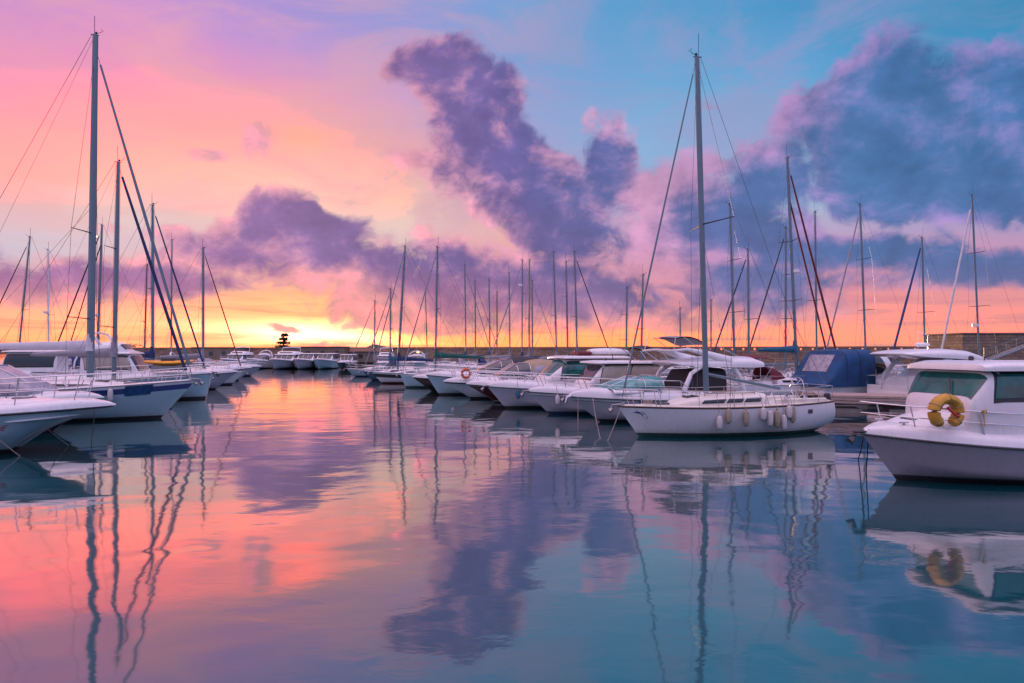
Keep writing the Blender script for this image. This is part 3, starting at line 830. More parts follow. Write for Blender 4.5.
def sailboat(name, label, tip=None, D=30, hd=195, L=9, B=3.0, fb=1.15, fs=1.0, mast_px=None, xm=None, top=12, dx=0.0, hullm=('antifoul_black', 'stripe_blue', 'gelcoat', 'gelcoat', 'gelcoat'), deckm='gelcoat_deck', zbase=None, rake=1.1, srake=.2, group=None, d1=.06, d2=.14, cabin=True, sprayhood=None, bimini=None, detail=1, rails=True, **rg):
    th = heading(hd)
    xm = xm if xm is not None else L * .08
    if tip is not None: loc = root_from_tip(tip, D, th, L)
    else:
        d = Vector((cos(th), sin(th), 0)); loc = Vector((wx(mast_px, D), D, 0)) - d * xm
    root = empty(name, loc, th, label, 'sailboat', group)
    H = Hull(L, B, fb, fs, 'sail', rake=rake, srake=srake)
    hull_mesh(H, hullm, d1, d2).build('hull', list(hullm), root)
    deck_mesh(H, .02, -.02, .07).build('deck', deckm, root)
    if detail: rub_rail(H, root, 'teak' if detail == 3 else 'alu', .022, -.01, 'toe_rail')
    zt = H.zs(.5)
    if cabin:
        x1, x0 = L * .22, -L * .16
        st = [(x1 + .45, .25, zt - .02, .04), (x1 + .1, B * .20, zt - .02, .20), (x1 - .4, B * .25, zt - .04, .34), (0, B * .31, zt - .05, .46), (x0 + .05, B * .31, zt - .05, .50), (x0, B * .30, zt - .05, .44)]
        dm = Dome(st, 4.5)
        co = dm.mesh().build('coachroof', deckm, root)
        if detail:
            side_windows(dm, co, 'glass_dark', [(x1 - .6, x1 - 1.5), (x1 - 1.6, x0 + 1.2), (x0 + 1.1, x0 + .4)] if L > 8 else [(x1 - .7, x0 + .5)], .38, .70, slant=.12, frame=False)
            h_ = MB(); h_.box((x1 + .75, 0, H.zs(.75) + .08), (.55, .55, .07), bev=.02); h_.box((x1 - .55, 0, zt + .335), (.5, .5, .06), bev=.02); h_.build('hatch', 'glass_smoke', root)
    else: x0 = 0; x1 = L * .2
    # cockpit
    ck = MB()
    ck.box((-L * .33, B * .27, zt + .10), (L * .26, .16, .26), bev=.04); ck.box((-L * .33, -B * .27, zt + .10), (L * .26, .16, .26), bev=.04)
    ck.build('cockpit_coaming', deckm, root)
    if detail:
        w = MB(); w.tube([(-L * .38 + .0, .4 * cos(a), zt + .62 + .4 * sin(a)) for a in [2 * pi * k / 16 for k in range(17)]], .018); w.tube([(-L * .38, 0, zt), (-L * .38, 0, zt + .62)], .06)
        w.build('steering_wheel', 'steel', root)
    if sprayhood:
        dm2 = Dome([(x0 + .75, B * .24, zt + .42, .05), (x0 + .5, B * .27, zt + .40, .42), (x0 + .1, B * .29, zt + .3, .78), (x0 - .55, B * .29, zt + .25, .92)], 2.8)
        sh = dm2.mesh(caps=False).build('sprayhood', sprayhood, root)
        pm = MB(); dm2.patch(pm, (x0 + .62, dm2.thy(.75)), (x0 + .62, dm2.thy(-.75)), (x0 + .22, dm2.thy(-.75)), (x0 + .22, dm2.thy(.75)), .01); pm.build('window', 'clear_plastic', sh)
    if bimini:
        zb = zt + 1.75
        bm_ = MB(); rows = []
        for i in range(9):
            f = i / 8; x = -L * .20 - f * L * .24
            rows.append([(x, B * .38 * c, zb + .22 * (1 - c * c) - .22 * (2 * f - 1) ** 2) for c in [-1 + k / 4 for k in range(9)]])
        bm_.grid(rows); bm_.grid([[ (p[0], p[1], p[2] - .02) for p in r] for r in rows])
        bo = bm_.build('bimini', bimini, root)
        fr = MB()
        for s in (1, -1):
            for k, x in ((0, -L * .20), (4, -L * .32), (8, -L * .44)):
                fr.tube([(x, s * B * .38, zb + (-.22 if k != 4 else 0)), (-L * .33, s * B * .42, zt)], .014)
        fr.build('bimini_frame', 'steel', root)
    if rails:
        rail(H, root, .84, 1.0, .62, 2, .014 if D < 40 else .018, .07, name='pulpit')
        # lifelines and pushpit
        lf = MB()
        for s in (1, -1):
            for k in range(6):
                t = .10 + .74 * k / 5; a = H.sheer(t, s, .07, 0); lf.tube([a, a + Vector((0, 0, .6))], .012, 5)
            for hz in (.58, .32): lf.tube([H.sheer(.10 + .74 * i / 10, s, .07, hz) for i in range(11)], .006, 4)
        lf.build('lifelines', 'steel', root)
        pp = MB()
        for hz in (.6, .32): pp.tube([H.sheer(.12, 1, .08, hz), H.sheer(0.0, 1, .08, hz), H.sheer(0.0, -1, .08, hz), H.sheer(.12, -1, .08, hz)], .013)
        for s in (1, -1): pp.tube([H.sheer(0.0, s, .08, 0), H.sheer(0.0, s, .08, .6)], .013)
        pp.build('pushpit', 'steel', root)
    if detail: anchor(root, H)
    zb = zbase if zbase is not None else zt + (.4 if cabin else 0)
    mast, mp = rig(root, H, xm, zb, top, dx, th, **rg)
    return root, H, mast, mp


def motorboat(name, label, tip, D, hd, L=8, B=2.9, fb=1.2, fs=.9, style='pilothouse', hullm=('antifoul_black', 'stripe_dark', 'gelcoat', 'stripe_dark', 'gelcoat'), deckm='gelcoat', rake=1.3, glass='glass_dark', canvas='canvas_white', group=None, fore=.32, cab=None, chine=.12, rr='rubber_dark', p=2.6, wheel=True, rl=True, d1=.05, d2=.11, flare=1.4, tr=.86, cat='motorboat', raildx=.1, railt=.45, railh=.55):
    th = heading(hd); loc = root_from_tip(tip, D, th, L)
    root = empty(name, loc, th, label, cat, group)
    H = Hull(L, B, fb, fs, 'motor', rake=rake, srake=-.15, tm=.4, tr=tr, p=p, draft=.4, sag=.02, chine=chine, flare=flare)
    hull_mesh(H, hullm, d1, d2).build('hull', list(hullm), root)
    f0 = .30
    deck_mesh(H, .03, -.02, .02, t0=0, t1=.6).build('cockpit_sole', 'gelcoat_deck', root)
    deck_mesh(H, .015, -.01, t0=f0, t1=1.0, nt=30, hgt=lambda t: fore * min(1, (1.002 - t) / .10) ** .5 * (1 if t < .85 else .9 + .1 * (1 - t) / .15), pw=7).build('foredeck', deckm, root)
    # cockpit bulwarks
    bw = MB()
    for s in (1, -1):
        rows = []
        for i in range(9):
            t = f0 * i / 8; a = H.sheer(t, s, .0); rows.append([a, a + Vector((0, 0, fore * .55 * (.4 + .6 * i / 8))), a + Vector((0, -s * .14, fore * .55 * (.4 + .6 * i / 8))), a + Vector((0, -s * .16, 0))])
        bw.grid(rows, smooth=False)
    a, b = H.sheer(0, 1), H.sheer(0, -1); bw.box(((a.x) + .06, 0, a.z + .1), (.14, H.hb(0) * 2 - .1, .3))
    bw.build('bulwark', deckm, root)
    rub_rail(H, root, rr, .028)
    zt = H.zs(.5) + fore - .06
    X = lambda t: -L / 2 + L * t
    W = B / 2
    if rl: rail(H, root, railt, 1.0, railh, 5,   .017 if D < 40 else .02, .14, base=fore * .7, bowpad=raildx)
    if style in ('pilothouse', 'flybridge'):
        c = dict(front=.62, rk=.9, aft=.16, h=1.15, w=.74, over=.35, pan=2, n=6.0, sidemat=glass, z0=.28, z1=.82, base=.14, flyh=.5, wy=.84, ws=None, rt=.16)
        c.update(cab or {})
        xf, xa = X(c['front']), X(c['aft']); w = W * c['w']
        z0 = zt - .08; h = c['h']
        b0 = c['base']; st = [(xf + .10, w * .80, z0, .04), (xf + .01, w * .85, z0, h * b0 * .8), (xf, w * .86, z0, h * b0), (xf - c['rk'] * .5, w * .93, z0, h * (b0 + (.97 - b0) * .52)), (xf - c['rk'], w * .98, z0, h * .97), (xf - c['rk'] - .3, w, z0, h), (xa + .3, w, z0, h), (xa, w * .97, z0, h * .98)]
        dm = Dome(st, c['n'])
        cb = dm.mesh().build('cabin', deckm, root)
        # windscreen in panes
        k = c['pan']; 
        for i in range(k):
            wy = c['wy']; ya, yb = wy - 2 * wy * i / k - .02, wy - 2 * wy * (i + 1) / k + .02
            mb = MB(); xb, xt = xf - c['rk'] * .10, xf - c['rk'] * .93
            dm.patch(mb, (xb, dm.thy(ya)), (xb, dm.thy(yb)), (xt, dm.thy(yb)), (xt, dm.thy(ya)), .014)
            mb.build('windscreen', glass, cb)
        # side windows
        xs0 = xf - c['rk'] * .62 if c['ws'] is None else xf - c['ws']; xs1 = xa + .25; kk = c.get('sidepan', 2)
        xs = [(xs0 + (xs1 - xs0) * i / kk - .04, xs0 + (xs1 - xs0) * (i + 1) / kk + .04) for i in range(kk)]
        side_windows(dm, cb, c['sidemat'], xs, c['z0'], c['z1'], slant=c.get('slant', .25), frame=True)
        # roof slab
        ov = c['over']
        rf = Dome([(xf - c['rk'] + ov, w * .80, z0 + h - .02, .05), (xf - c['rk'] + ov * .8, w * 1.0, z0 + h - .03, c['rt'] * .7), (xf - c['rk'] - .2, w * 1.07, z0 + h - .03, c['rt']), (xa - .2, w * 1.07, z0 + h - .03, c['rt'] * .95), (xa - .45, w * 1.0, z0 + h - .03, .08)], 5.0)
        m_ = rf.mesh(); 
        th_ = rf.ths(); m_.grid([[(x, ww * f, zb) for f in (-1, 0, 1)] for x, ww, zb, hh in rf.st]); ro = m_.build('roof', deckm, cb)
        topz = z0 + h + c['rt'] - .04
        e = MB(); e.tube([(xa + .5, W * .3, topz - .05), (xa + .3, W * .3, topz + 1.5)], .012, 5); e.build('aerial', 'dark_metal', ro)
        e = MB(); e.tube([(xf - c['rk'] - 1, 0, topz - .05), (xf - c['rk'] - 1, 0, topz + .35)], .02, 5); e.build('light_pole', 'dark_metal', ro)
        e = MB(); e.ball((xf - c['rk'] - .6, 0, topz + .06), .07); e.build('search_light', 'dark_metal', ro)
        if style == 'flybridge':
            xq = xf - c['rk'] - .25
            fl = Dome([(xq, w * .55, topz - .02, .05), (xq - .35, w * .85, topz - .03, c['flyh'] * .85), (xq - .9, w * .95, topz - .03, c['flyh'] * 1.1), (xa + 1.0, w * .98, topz - .03, c['flyh']), (xa - .4, w * .98, topz - .03, c['flyh'] * .7)], 4.0)
            fb_ = fl.mesh().build('flybridge', deckm, root)
            mb = MB(); fl.patch(mb, (xq - .1, fl.thy(.8)), (xq - .1, fl.thy(-.8)), (xq - .33, fl.thy(-.8)), (xq - .33, fl.thy(.8)), .02); mb.build('windscreen', 'glass_smoke', fb_)
            ar = MB()
            for s in (1, -1): ar.tube([(xa + 1.2, s * w * .9, topz + .3), (xa + .6, s * w * .85, topz + 1.15)], [.12, .07], 8, flat=.4)
            ar.tube([(xa + .6, w * .85, topz + 1.15), (xa + .55, 0, topz + 1.25), (xa + .6, -w * .85, topz + 1.15)], .07, 8)
            ar.build('radar_arch', deckm, root)
    elif style in ('cruiser', 'cuddy'):
        c = dict(front=.58, mid=.44, aft=.06, h=.62, ch=.55, w=.82, arch=True, canvas=canvas, scr='glass_smoke')
        c.update(cab or {})
        xf, xm_, xa = X(c['front']), X(c['mid']), X(c['aft']); w = W * c['w']; z0 = zt - .06
        # low cabin hump ahead of the screen
        hump = Dome([(X(.86), w * .15, H.zs(.86) + fore - .10, .04), (X(.76), w * .5, H.zs(.76) + fore - .1, .18), (xf, w * .86, z0, .24), (xm_ + .1, w * .95, z0, .26)], 3.0)
        hump.mesh().build('cabin_top', deckm, root)
        hm = MB(); hm.box((X(.72), 0, H.zs(.72) + fore + .1), (.5, .5, .05), bev=.02); hm.build('hatch', 'glass_smoke', root)
        zz = z0 + .16
        scr = Dome([(xf + .05, w * .55, zz, .03), (xf - .15, w * .8, zz, c['h'] * .3), (xm_, w * .95, zz, c['h']), (xm_ - .9, w, zz, c['h'] * 1.08)], 3.2)
        so = scr.mesh(caps=False).build('windscreen', c['scr'], root)
        fr = MB()
        for x in (xm_, xm_ - .88):
            fr.tube([scr.p(x, t, .01) for t in [pi * k / 20 for k in range(21)]] if x == xm_ - .88 else [scr.p(x, t, .01) for t in [pi * k / 20 for k in range(21)]], .022)
        for f in (.35, -.35): fr.tube([scr.p(xf - .1, scr.thy(f * 1.3), .012), scr.p((xf + xm_) / 2, scr.thy(f * 1.1), .012), scr.p(xm_, scr.thy(f), .012)], .018)
        for s in (1, -1): fr.tube([scr.p(xf, .12 if s > 0 else pi - .12, .012), scr.p(xm_ - .05, .9 if s > 0 else pi - .9, .012)], .018)
        fr.build('windscreen_frame', 'steel', so)
        if c['canvas']:
            cv = Dome([(xm_ - .7, w * .99, zz, c['h'] * 1.05), (xm_ - 1.2, w * 1.02, zz - .05, c['h'] + .30), (xm_ - 1.9, w * 1.03, zz - .1, c['h'] + .42), (xa + 1.0, w * 1.02, zz - .15, c['h'] + .36), (xa + .2, w * .98, zz - .2, .55), (xa, w * .95, zz - .2, .25)], 2.7)
            co = cv.mesh(caps=True, sub=3).build('canopy', c['canvas'], root)
            for s in (1, -1):
                mb = MB(); cv.patch(mb, (xm_ - 1.0, cv.thz(.2, s)), (xm_ - 2.0, cv.thz(.2, s)), (xm_ - 1.9, cv.thz(.68, s)), (xm_ - 1.25, cv.thz(.68, s)), .012); mb.build('window', 'clear_plastic', co)
        if c['arch']:
            ar = MB(); xx = xa + L * .16
            ring = [(xx - .5 + .55 * (1 - sin(t)) , w * 1.02 * cos(t), zz - .2 + (c['h'] + 1.0) * sin(t) ** .6) for t in [pi * k / 16 for k in range(17)]]
            ar.tube(ring, .085, 8, flat=1.0); ar.tube([ring[8], (ring[8][0], 0, ring[8][2] + .7)], .015, 5)
            ar.build('radar_arch', deckm, root)
    return root, H, zt, X, W


# ------------------------------------------------------------------ the setting
wmb = MB(); wmb.add([(-4000, -60, 0), (4000, -60, 0), (4000, 6000, 0), (-4000, 6000, 0)], [(0, 1, 2, 3)])
tag(wmb.build('water', 'water'), kind='structure')
smb = MB(); smb.add([(-4200, -80, -4), (4200, -80, -4), (4200, 6200, -4), (-4200, 6200, -4)], [(0, 1, 2, 3)])
tag(smb.build('seabed', 'seabed'), kind='structure')
# quay the photographer stands on
qm = MB(); qm.box((0, -3.2, .35), (60, 4.4, 2.7), bev=.08)
tag(qm.build('quay', 'concrete'), kind='structure')


def along(p0, p1, f): return (p0[0] + (p1[0] - p0[0]) * f, p0[1] + (p1[1] - p0[1]) * f)


def breakwater():
    root = empty('breakwater_wall', (0, 0, 0), 0, 'long brown stone breakwater wall with a low pierced parapet closing the harbour', 'harbour wall')
    pts = [(wx(60, 165), 165), (wx(345, 150), 150), (wx(440, 138), 138), (wx(700, 122), 122), (wx(985, 104), 104)]
    mb = MB(); pr = MB(); qy = MB()
    for a, b in zip(pts, pts[1:]):
        d = Vector((b[0] - a[0], b[1] - a[1], 0)); Ls = d.length; th = atan2(d.y, d.x)
        c = ((a[0] + b[0]) / 2, (a[1] + b[1]) / 2)
        mb.box((c[0], c[1], 1.6), (Ls + 1.0, 3.0, 4.2 - .8), th)
        n = int(Ls / 1.9)
        for k in range(n):       # merlons leave the gaps the sky shows through
            x, y = along(a, b, (k + .5) / n)
            pr.box((x, y, 3.3 + .17), (1.62 if a[0] > 20 else 1.95, .6, .36), th)
        pr.box((c[0], c[1], 3.66 + .14), (Ls + .6, .8, .28), th)
        nn = Vector((sin(th), -cos(th), 0))
        qy.box((c[0] + nn.x * 6.5, c[1] + nn.y * 6.5, .2), (Ls + 3, 10.0, 1.4), th)
    mb.build('wall', 'stone', root); pr.build('parapet', 'stone', root)
    tag(qy.build('quayside', 'concrete'), kind='structure')


breakwater()
# bastion at the right
rb = empty('stone_bastion', (0, 0, 0), 0, 'taller block of brown stone harbour wall at the right end of the breakwater', 'harbour wall')
mb = MB(); mb.box((wx(1130, 84), 84 + 4, 2.4), (42, 9, 6.0), radians(-4)); mb.build('wall', 'stone', rb)
mb = MB(); mb.box((wx(1130, 84), 84 + 4, 5.5), (42.3, 9.3, .22), radians(-4), bev=.05); mb.build('coping', 'stone', rb)


def hill(name, px0, px1, D, hs, thick=400):
    mb = MB(); n = len(hs); top = []; rows = []
    for i in range(n):
        x = wx(px0 + (px1 - px0) * i / (n - 1), D)
        z = CAM_H + hs[i] / F * D
        rows.append([(x, D - thick * .4, -2), (x, D - thick * .15, z * .6), (x, D, z), (x, D + thick * .3, z * .5), (x, D + thick * .5, -2)])
    mb.grid(rows)
    return tag(mb.build(name, 'hill'), kind='structure')


hill('hill', 345, 470, 2600, [-3, -1, 1, 6, 4, 2.5, 2, 1.5, 1.5, 1, .5, 0, -1, -3])
hill('headland', -60, 200, 900, [4, 4.5, 3, 4, 3.2, 2, 3, 2.5, 2, 3, 2, 1, 1.5, .5, -3], 150)


# trees
def tree(name, label, x, y, z0, h, w, layered=True, seed=1, group=None, leaf='leaf_dark'):
    rnd = random.Random(seed)
    root = empty(name, (x, y, z0), rnd.random() * 6, label, 'tree', group)
    tb = MB(); tb.tube([(0, 0, 0), (.05, .03, h * .5), (.0, .05, h * .92)], [h * .035, h * .028, h * .01], 8)
    crown = MB()
    lv = 6 if layered else 5
    for k in range(lv):
        f = k / (lv - 1); zc = h * (.30 + .66 * f)
        rad = w / 2 * ((1 - f * .72) if layered else (.75 + .25 * sin(pi * f)) * (1 - .35 * f))
        nb = 7
        for j in range(nb):
            a = 2 * pi * (j + rnd.random() * .6) / nb; r_ = rad * ((.45 if layered else .75) + .65 * rnd.random())
            tb.tube([(0, 0, zc - h * .05), (cos(a) * r_ * .8, sin(a) * r_ * .8, zc)], [h * .012, h * .004], 5)
            for q in range(40):
                u = rnd.random() ** .6; rr_ = r_ * u; aa = a + rnd.gauss(0, .35)
                p = Vector((cos(aa) * rr_, sin(aa) * rr_, zc + rnd.gauss(0, h * (.024 if layered else .06)) + .03 * h * (1 - u)))
                s_ = h * (.022 + .02 * rnd.random())
                d1 = Vector((rnd.gauss(0, 1), rnd.gauss(0, 1), rnd.gauss(0, .4))).normalized() * s_; d2 = Vector((rnd.gauss(0, 1), rnd.gauss(0, 1), rnd.gauss(0, .4))).normalized() * s_
                crown.add([p - d1, p + d2, p + d1, p - d2], [(0, 1, 2, 3)], 0, False)
    tb.build('trunk', 'bark', root); crown.build('crown', leaf, root)
    return root


tree('cedar_tree', 'dark layered cedar tree rising alone behind the far wall against the sunset glow', wx(275, 160), 160 + 6, 0, 7.4, 8.0, True, 3)
for i, (px, h, w) in enumerate(((62, 4.8, 12), (20, 5.0, 16), (128, 4.7, 13))):
    tree('leafy_tree', ['dark tree behind the big left mast on the shore', 'dark tree on the shore at the left edge of the view', 'dark tree on the shore behind the white trawler'][i], wx(px, 180), 180, 0, h, w, False, 20 + i)


def shed(name, label, px, D, w, d, h, wall='plaster', roof='roof_tile', flat=False):
    r = empty(name, (wx(px, D), D, .8), 0, label, 'building')
    mb = MB(); mb.box((0, 0, h / 2), (w, d, h)); mb.build('wall', wall, r)
    rf = MB()
    if flat: rf.box((0, 0, h + .1), (w + .4, d + .4, .2), bev=.04)
    else:
        a = .7; rf.add([(-w / 2 - .3, -d / 2 - .3, h), (w / 2 + .3, -d / 2 - .3, h), (w / 2 + .3, d / 2 + .3, h), (-w / 2 - .3, d / 2 + .3, h), (-w / 2 - .3, 0, h + a), (w / 2 + .3, 0, h + a)], [(0, 1, 5, 4), (2, 3, 4, 5), (0, 4, 3), (1, 2, 5), (0, 3, 2, 1)], 0, False)
    rf.build('roof', roof, r)
    for k in range(max(1, int(w / 3))):
        x = -w / 2 + w * (k + .5) / max(1, int(w / 3))
        wn = MB(); wn.box((x, -d / 2 - .02, h * .55), (.9, .05, h * .35)); wn.build('window', 'glass_dark', r)
    return r


shed('harbour_building', 'low flat harbour building behind the far motor yachts, left of the cedar tree', 222, 154, 12, 5, 3.0, flat=True)
shed('harbour_building', 'low tiled harbour building by the breakwater right of the far yachts', 372, 132, 8, 3, 2.2)
shed('harbour_building', 'long low flat harbour building right of the cedar tree against the glow', 318, 146, 13, 4, 3.1, flat=True)


# lamp over the far quay
def lamp_post(px, D, z, label):
    r = empty('harbour_lamp', (wx(px, D), D, .8), 0, label, 'lamp')
    mb = MB(); mb.tube([(0, 0, 0), (0, 0, z - .8)], .07, 8); mb.build('pole', 'dark_metal', r)
    mb = MB(); mb.ball((0, 0, z - .8 + .22), .28, 10, sz=.8); mb.build('lamp_shade', 'lamp_glow', r)


lamp_post(418, 112, 2.75, 'glowing yellow harbour lamp behind the moored boats left of the green sail cover')


# pontoons
def pontoon(label, a, b, w=1.8, z=.62, mat='planks', wide_skirt=True):
    d = Vector((b[0] - a[0], b[1] - a[1], 0)); L_ = d.length; th = atan2(d.y, d.x)
    r = empty('pontoon', ((a[0] + b[0]) / 2, (a[1] + b[1]) / 2, 0), th, label, 'pontoon')
    mb = MB(); mb.box((0, 0, z - .05), (L_, w, .1), bev=.02); mb.build('deck', mat, r)
    fa = MB()
    for s in (1, -1):
        for k in range(3): fa.box((0, s * (w / 2 + .03), z - .09 - k * .15), (L_, .05, .12), bev=.01)
    fa.build('fascia', mat, r)
    fl = MB()
    n = int(L_ / 2.5)
    for k in range(n): fl.box((-L_ / 2 + L_ * (k + .5) / n, 0, .02), (1.5, w * .8, .42), bev=.05)
    fl.build('float', 'concrete', r)
    n = int(L_ / 6)
    for k in range(n):
        for s in (1, -1):
            bl = MB(); bl.tube([(-L_ / 2 + L_ * (k + .5) / n, s * w * .42, z), (-L_ / 2 + L_ * (k + .5) / n, s * w * .42, z + .14)], .05, 8)
            bl.build('bollard', 'galvanised', r)
    return r


pontoon('wooden plank pontoon running from the blue canopy boat towards the right edge', (wx(818, 34.5), 34.8), (wx(1060, 31.5), 31.5), 2.0, .95)
pontoon('long pontoon behind the bows of the right-hand row of boats', (14.2, 34), (-8.5, 92), 2.0, .6)
pontoon('long pontoon behind the left-hand row of boats', (-30.5, 26), (-50, 88), 2.0, .6)
# ------------------------------------------------------------------ helpers that sit things on boats
def world(root, p):
    return Matrix.Translation(root.location) @ Matrix.Rotation(root.rotation_euler.z, 4, 'Z') @ Vector(p)


def t_at_px(root, H, px, side, dz=0):
    best = min((abs(512 + F * w.x / w.y - px), t) for t in [i / 400 for i in range(401)] for w in [world(root, H.sheer(t, side))])
    return best[1]


def fender(root, H, px, side, drop, ln, mat, label, r=.12, group='fenders hanging along the side of the near white yacht', rope='rope'):
    t = t_at_px(root, H, px, side); a = H.sheer(t, side, -.02, .05)
    c = H.pt(t, H.zs(t) - drop - ln / 2, side); n_ = Vector((0, side, 0))
    top = H.pt(t, H.zs(t) - drop, side) + n_ * (r + .02)
    o = empty('fender', world(root, top), root.rotation_euler.z, label, 'fender', group)
    mb = MB(); K = 12; rows = []
    for i in range(K + 1):
        f = i / K; rr = r * min(1, (sin(pi * f) ** .22 if 0 < f < 1 else .15)); rr = max(rr, r * .18)
        rows.append([(rr * cos(2 * pi * j / 12), rr * sin(2 * pi * j / 12), -ln * f) for j in range(12)])
    mb.grid(rows, 0, True); mb.tube([(0, 0, .06), (0, 0, -.02)], r * .3, 8)
    mb.build('fender_body', mat, o)
    mb = MB(); mb.tube([Vector((0, 0, .04)), Vector((0, -side * (r * .4), drop + .05)), Vector((0, -side * (r + .1), drop + .45))], .010, 5); mb.build('rope', rope, o)
    return o


# ================================================================== RIGHT ROW
# R2 the near white sloop
G = 'sailboats moored along the right-hand row'
th2 = 195
R2, H2, m2, mp2 = sailboat('sailboat', 'near white sloop with dark green waterline, fenders and tall bare mast in the right-hand row', 617, 24.2, th2, 9.1, 2.9, 1.20, 1.26, top=14.85, dx=-.36, xm=.75, zbase=1.62, hullm=('antifoul_green', 'antifoul_green', 'gelcoat', 'gelcoat', 'rubber_dark'), d1=.07, d2=.10, deckm='gelcoat_cream', rake=.9, srake=-.35, group=G, detail=3, mr=.115, spreaders=(.5,), sw=1.7, stay=('alu', .035), stay_from=.985, wire=.010, boom=(3.4, 2.35, .62))
# emblem on the bow: a curved blue bird-like flourish
em = MB()
def on_hull(H, t, z, side, off=.012): return H.pt(t, z, side) + Vector((.0, side * off, 0))
def stroke(mb, H, side, pts, w, k=10):
    P = []
    for i in range(k + 1):
        f = i / k; a = pts[0]; b = pts[1]; c = pts[2]
        P.append(((1 - f) ** 2 * a[0] + 2 * f * (1 - f) * b[0] + f * f * c[0], (1 - f) ** 2 * a[1] + 2 * f * (1 - f) * b[1] + f * f * c[1]))
    rows = []
    for i, (t, z) in enumerate(P):
        f = i / k; ww = w * sin(pi * (.08 + .88 * f)); rows.append([on_hull(H, t, z + ww / 2, side), on_hull(H, t - .002, z - ww / 2, side)])
    mb.grid(rows)
tb = t_at_px(R2, H2, 638, 1)
stroke(em, H2, 1, [(tb + .018, 1.00), (tb - .006, .92), (tb - .010, .66)], .09)
stroke(em, H2, 1, [(tb + .000, .98), (tb - .026, .90), (tb - .018, .70)], .06)
stroke(em, H2, 1, [(tb + .030, .94), (tb + .010, .96), (tb - .012, .86)], .05)
em.build('bow_emblem', 'stripe_blue', R2)
sw_ = MB(); ts = t_at_px(R2, H2, 806, 1)
for k in range(4): sw_.add([on_hull(H2, ts + .012 + k * .012, 1.10, 1), on_hull(H2, ts + .020 + k * .012, 1.10, 1), on_hull(H2, ts + .020 + k * .012, 1.05, 1), on_hull(H2, ts + .012 + k * .012, 1.05, 1)], [(0, 1, 2, 3)])
# small dark port near the stern
pw_ = MB(); tp = t_at_px(R2, H2, 810, 1); 
pw_.grid([[on_hull(H2, tp - .013, .98, 1, .015), on_hull(H2, tp + .013, .98, 1, .015)], [on_hull(H2, tp - .013, .82, 1, .015), on_hull(H2, tp + .013, .82, 1, .015)]]); pw_.build('window', 'glass_dark', R2)
for px, dr, ln, mt, lb in ((718, .30, .52, 'fender_white', 'white fender hanging lowest, leftmost of the near sloop\'s fenders'), (726.5, .05, .55, 'fender_tan', 'grubby tan fender close under the rail, second from left on the near sloop'), (744, .10, .62, 'fender_tan', 'lone tan fender in the middle of the near sloop\'s side'),
        (761, .03, .48, 'fender_white', 'white fender high under the rail at the left of the close cluster'), (768, .14, .62, 'fender_white', 'fat white fender second in the close cluster on the near sloop'), (775, .16, .66, 'fender_tan', 'tan fender in the middle of the close cluster on the near sloop'),
        (781.5, .34, .60, 'fender_white', 'white fender hanging low in the close cluster on the near sloop'), (790, .02, .66, 'fender_tan', 'rightmost fender of the near sloop, tan, close under the rail')):
    fender(R2, H2, px, 1, dr, ln, mt, lb)
fender(R2, H2, 787, 1, .0, .50, 'fender_white', 'small white fender tucked against the rightmost tan one')

# R1 the nearest motorboat at the right
MG = 'motorboats moored along the right-hand row'
R1, H1, zt1, X1, W1 = motorboat('motorboat', 'nearest motorboat, white pilothouse with green glass, at the right edge', 861, 16.1, 189, 8.4, 3.1, 1.22, .82, 'pilothouse', ('antifoul_black', 'stripe_dark', 'hull_slate', 'hull_slate', 'gelcoat'), rake=1.0, glass='glass_teal', fore=.34, cab=dict(front=.745, rk=.42, aft=.0, h=1.70, w=.78, over=.26, rt=.24, pan=1, sidepan=2, z0=.60, z1=.93, base=.58, wy=.95, ws=.46, n=9, slant=.12, sidemat='glass_teal'), group=MG, p=3.0, flare=1.2, railt=.2, raildx=.05)
# low raised trunk and hatch on its foredeck
tr_ = Dome([(X1(.90), W1 * .25, zt1 + .16, .03), (X1(.86), W1 * .42, zt1 + .10, .20), (X1(.80), W1 * .58, zt1 + .04, .40), (X1(.72), W1 * .64, zt1 - .02, .62)], 3.0)
tro = tr_.mesh().build('cabin_top', 'gelcoat', R1)
hb_ = MB(); hb_.box((X1(.82), 0, zt1 + .34), (.45, .5, .05), bev=.02); hb_.build('hatch', 'glass_smoke', R1)
anchor(R1, H1, 'dark_metal')
# wiper
wp = MB(); wp.tube([(X1(.745) + .02, W1 * .30, zt1 + .98), (X1(.745) - .20, W1 * .12, zt1 + 1.38)], .018, 5); wp.build('wiper', 'dark_metal', R1)
# a pair of bow cleats
cl = MB()
for s in (1, -1):
    a = H1.sheer(.90, s, .22, .30); cl.tube([a + Vector((-.12, 0, .06)), a + Vector((.12, 0, .06))], .02, 6); cl.tube([a, a + Vector((0, 0, .06))], .03, 6)
cl.build('cleat', 'steel', R1)


